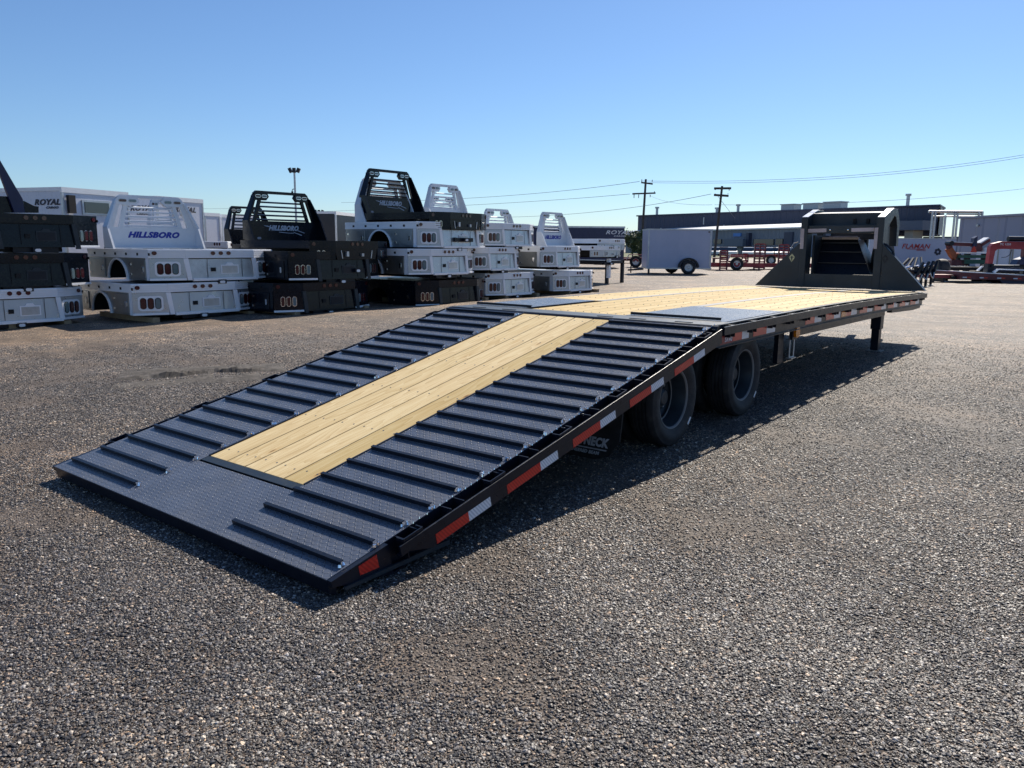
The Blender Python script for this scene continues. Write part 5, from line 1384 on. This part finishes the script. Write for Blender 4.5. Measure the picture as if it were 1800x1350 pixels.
# gooseneck
YG = 6.45
def P2(*pts): return [(lambda q: (q.x, q.z))(ony(px, py, YG)) for px, py in pts]
GN = bpy.data.objects.new('gooseneck', None); COL.objects.link(GN); GN.parent = TR
wl = MB().prism(P2((1327,501),(1404,428),(1406,428),(1406,504.5)), 'y', YG, YG+.10).build('wedge_plate', M['neck'], GN, bevel=.004)
wr = MB().prism(P2((1549,508.5),(1549,429),(1552,428),(1626,511.5)), 'y', YG, YG+.10).build('wedge_plate', M['neck'], GN, bevel=.004)
MB().prism(P2((1406,504.6),(1406,481),(1549,484),(1549,508.6)), 'y', YG+.002, YG+.06).build('base_plate', M['neck'], GN)
def zpx(py): return ony(1480, py, YG).z
def arm(pxa, pxb):
    a = ony(pxa, 450, YG).x; b = ony(pxb, 450, YG).x
    zt1, zt2 = ony(pxa, 383, YG).z, 1.875
    A = [(YG-.01, .745), (YG-.01, zt1), (YG+.46, zt2), (YG+.66, zt2+.0), (YG+.82, 1.70), (YG+.84, 1.35)]
    B_ = [(YG+.22, .745), (YG+.22, zt1-.12), (YG+.50, zt2-.10), (YG+.60, zt2-.12), (YG+.70, 1.62), (YG+.72, 1.35)]
    return MB().band(A, B_, 'x', a, b).build('neck_arm', M['neck'], GN, bevel=.006), a, b, zt1, zt2
armL, la, lb, z1a, z2a = arm(1405, 1416.5)
armR, ra, rb, z1b, z2b = arm(1536.5, 1550)
for (a, b, zt1) in ((la, lb, z1a), (ra, rb, z1b)):
    # pale sheets that paint sunlight onto the sloping top faces
    M_ = MB()
    f0, f1, f2_, f3 = .03, .55, .6, .86
    for (u, v_) in ((.03, .60), (.66, .97)):
        p = (YG-.01+.47*u, zt1+(z2a-zt1)*u+.004); q = (YG-.01+.47*v_, zt1+(z2a-zt1)*v_+.004)
        MB().prism([(p[0], p[1]), (q[0], q[1]), (q[0], q[1]+.006), (p[0], p[1]+.006)], 'x', a+.004, b-.004).build('painted_sunlit_cap', M['tape_white'], GN)
MB().box(lb, ra, YG+.02, YG+.2, zpx(410), zpx(396)).build('cross_beam', M['neck'], GN, bevel=.004)
up_ = MB().box(lb, ra, YG+.205, YG+.23, zpx(410), 1.80).build('upper_plate', M['neck'], GN)
MB().prism([(YG+.21, 1.801), (YG+.21, 1.812), (YG+.62, 1.845), (YG+.62, 1.83)], 'x', lb, ra).build('top_plate', M['neck'], GN)
for f in (.63, .82):
    x = lb+(ra-lb)*f; MB(Matrix.Translation((x, YG+.203, 1.70))).box(-.02, .02, -.03, -.0, -.04, .03).build('slot', M['dark'], GN)
# reflective strips
for pts in (((1417,402.5),(1452,401.5),(1452,408),(1417,409)), ((1496,401),(1536,400),(1536,406.5),(1496,407.5))):
    q = P2(*pts); MB().prism(q, 'y', YG+.014, YG+.0195).build('reflective_strip', M['grey_strip'], GN)
for pts in (((1408,402),(1414.5,402),(1412.5,437.5),(1406.5,437.5)), ((1538,400.5),(1544.5,400),(1541.5,437.5),(1535.8,437.5))):
    q = P2(*pts); MB().prism(q, 'y', YG-.0155, YG-.0105).build('reflective_strip', M['grey_strip'], GN)
for px in (1458.5, 1490): 
    q = ony(px, 404, YG); MB().lathe([(0, 0), (0, .012), (-.008, .010), (-.01, 0)], 12, 'y', (q.x, YG+.02, q.z)).build('bolt', M['chrome'], GN)
# storage box / slanted neck seen through the opening
yb = YG+.9
def Pb(Y, *pts): return [ony(px, py, Y) for px, py in pts]
b0 = Pb(YG+.35, (1427,481), (1530,483)); b1 = Pb(YG+.62, (1448,421), (1508,421))
x00, x01, zB = b0[0].x, b0[1].x, b0[0].z; x10, x11, zT = b1[0].x, b1[1].x, b1[0].z
mb = MB(); y0_, y1_ = YG+.35, YG+.62
mb._add([(x00, y0_, zB), (x01, y0_, zB), (x11, y1_, zT), (x10, y1_, zT), (x00, y0_+.6, zB), (x01, y0_+.6, zB), (x11, y1_+.3, zT-.0), (x10, y1_+.3, zT-.0)], [(0,1,2,3),(4,7,6,5),(0,3,7,4),(1,5,6,2),(0,4,5,1),(3,2,6,7)])
mb.build('slanted_panel', M['black'], GN)
for f in (.3, .62, .88):
    xa = x00+(x10-x00)*f; xb = x01+(x11-x01)*f; y = y0_+(y1_-y0_)*f; zc = zB+(zT-zB)*f
    MB().box(xa+.01, xb-.01, y-.02, y+.012, zc+.004, zc+.018).build('panel_rib', M['black'], GN)
xa = x10; xb = x11
MB().box(xa-.02, xb+.02, y1_-.04, y1_+.02, zT+.0, zT+.035).build('reflective_bar', M['grey_strip'], GN)
tt = Pb(YG+.9, (1456,415), (1506,419)); MB().box(tt[0].x, tt[1].x, YG+.9, YG+.94, tt[1].z, tt[0].z).build('upper_bar', M['grey_strip'], GN)
# neck floor and side webs forward of the deck, coupler
MB().box(lb+.0, lb+.03, YG+.26, YG+1.2, .8, 1.5).build('neck_web', M['neck'], GN)
MB().prism([(YG+.2, .75), (YG+.2, 1.55), (YG+.42, 1.6), (YG+.55, 1.6), (YG+.6, 1.2), (YG+.5, .75)], 'x', rb-.10, rb-.06).build('neck_web', M['neck'], GN)
MB().tube(((la+rb)/2, YG+1.2, .75), ((la+rb)/2, YG+1.2, 1.5), .06, 14).build('coupler_tube', M['neck'], GN, smooth=True)
MB().box(la+.1, rb-.1, YG+1.05, YG+1.15, 1.45, 1.55).build('nose_beam', M['neck'], GN)
sp = MB().lathe([(-.09, .10), (-.1, .2), (-.09, .29), (-.05, .33), (.05, .33), (.09, .29), (.1, .2), (.09, .1)], 28, 'x', (rb-.22, YG+.95, 1.15)).build('spare_tyre', M['rubber'], GN, smooth=True)
hp = lambda *pts: [ony(px, py, YG+.05) for px, py in pts]
MB().path(hp((1390,440),(1392,433),(1396,427),(1403,425)), .008).build('tie_loop', M['galv'], GN)
MB().path(hp((1552,430),(1557,429),(1566,438),(1571,445),(1572,457)), .014, 8).build('grab_handle', M['black'], GN)
# emblems
for (px, py, mt) in ((1392, 453, 'emblem'), (1556, 455, 'black')):
    if mt == 'emblem' and 'emblem' not in M: M['emblem'] = paint('pale_yellow_emblem', (.5, .5, .3), .4)
    e = MB(); s = .045; q = ony(px, py, YG)
    for (a, b, c_) in (((0, 1.3), (-1, .25), (-.3, .25)), ((0, 1.3), (1, .25), (.3, .25)), ((-1, .1), (0, -1.4), (-.3, .1)), ((1, .1), (0, -1.4), (.3, .1)), ((0, 1.3), (-.3, .5), (.3, .5))):
        e.prism([(q.x+a[0]*s, q.z+a[1]*s), (q.x+b[0]*s, q.z+b[1]*s), (q.x+c_[0]*s, q.z+c_[1]*s)], 'y', YG-.004, YG-.0005)
    e.build('emblem', M[mt], GN)
print('objects', len(bpy.data.objects))
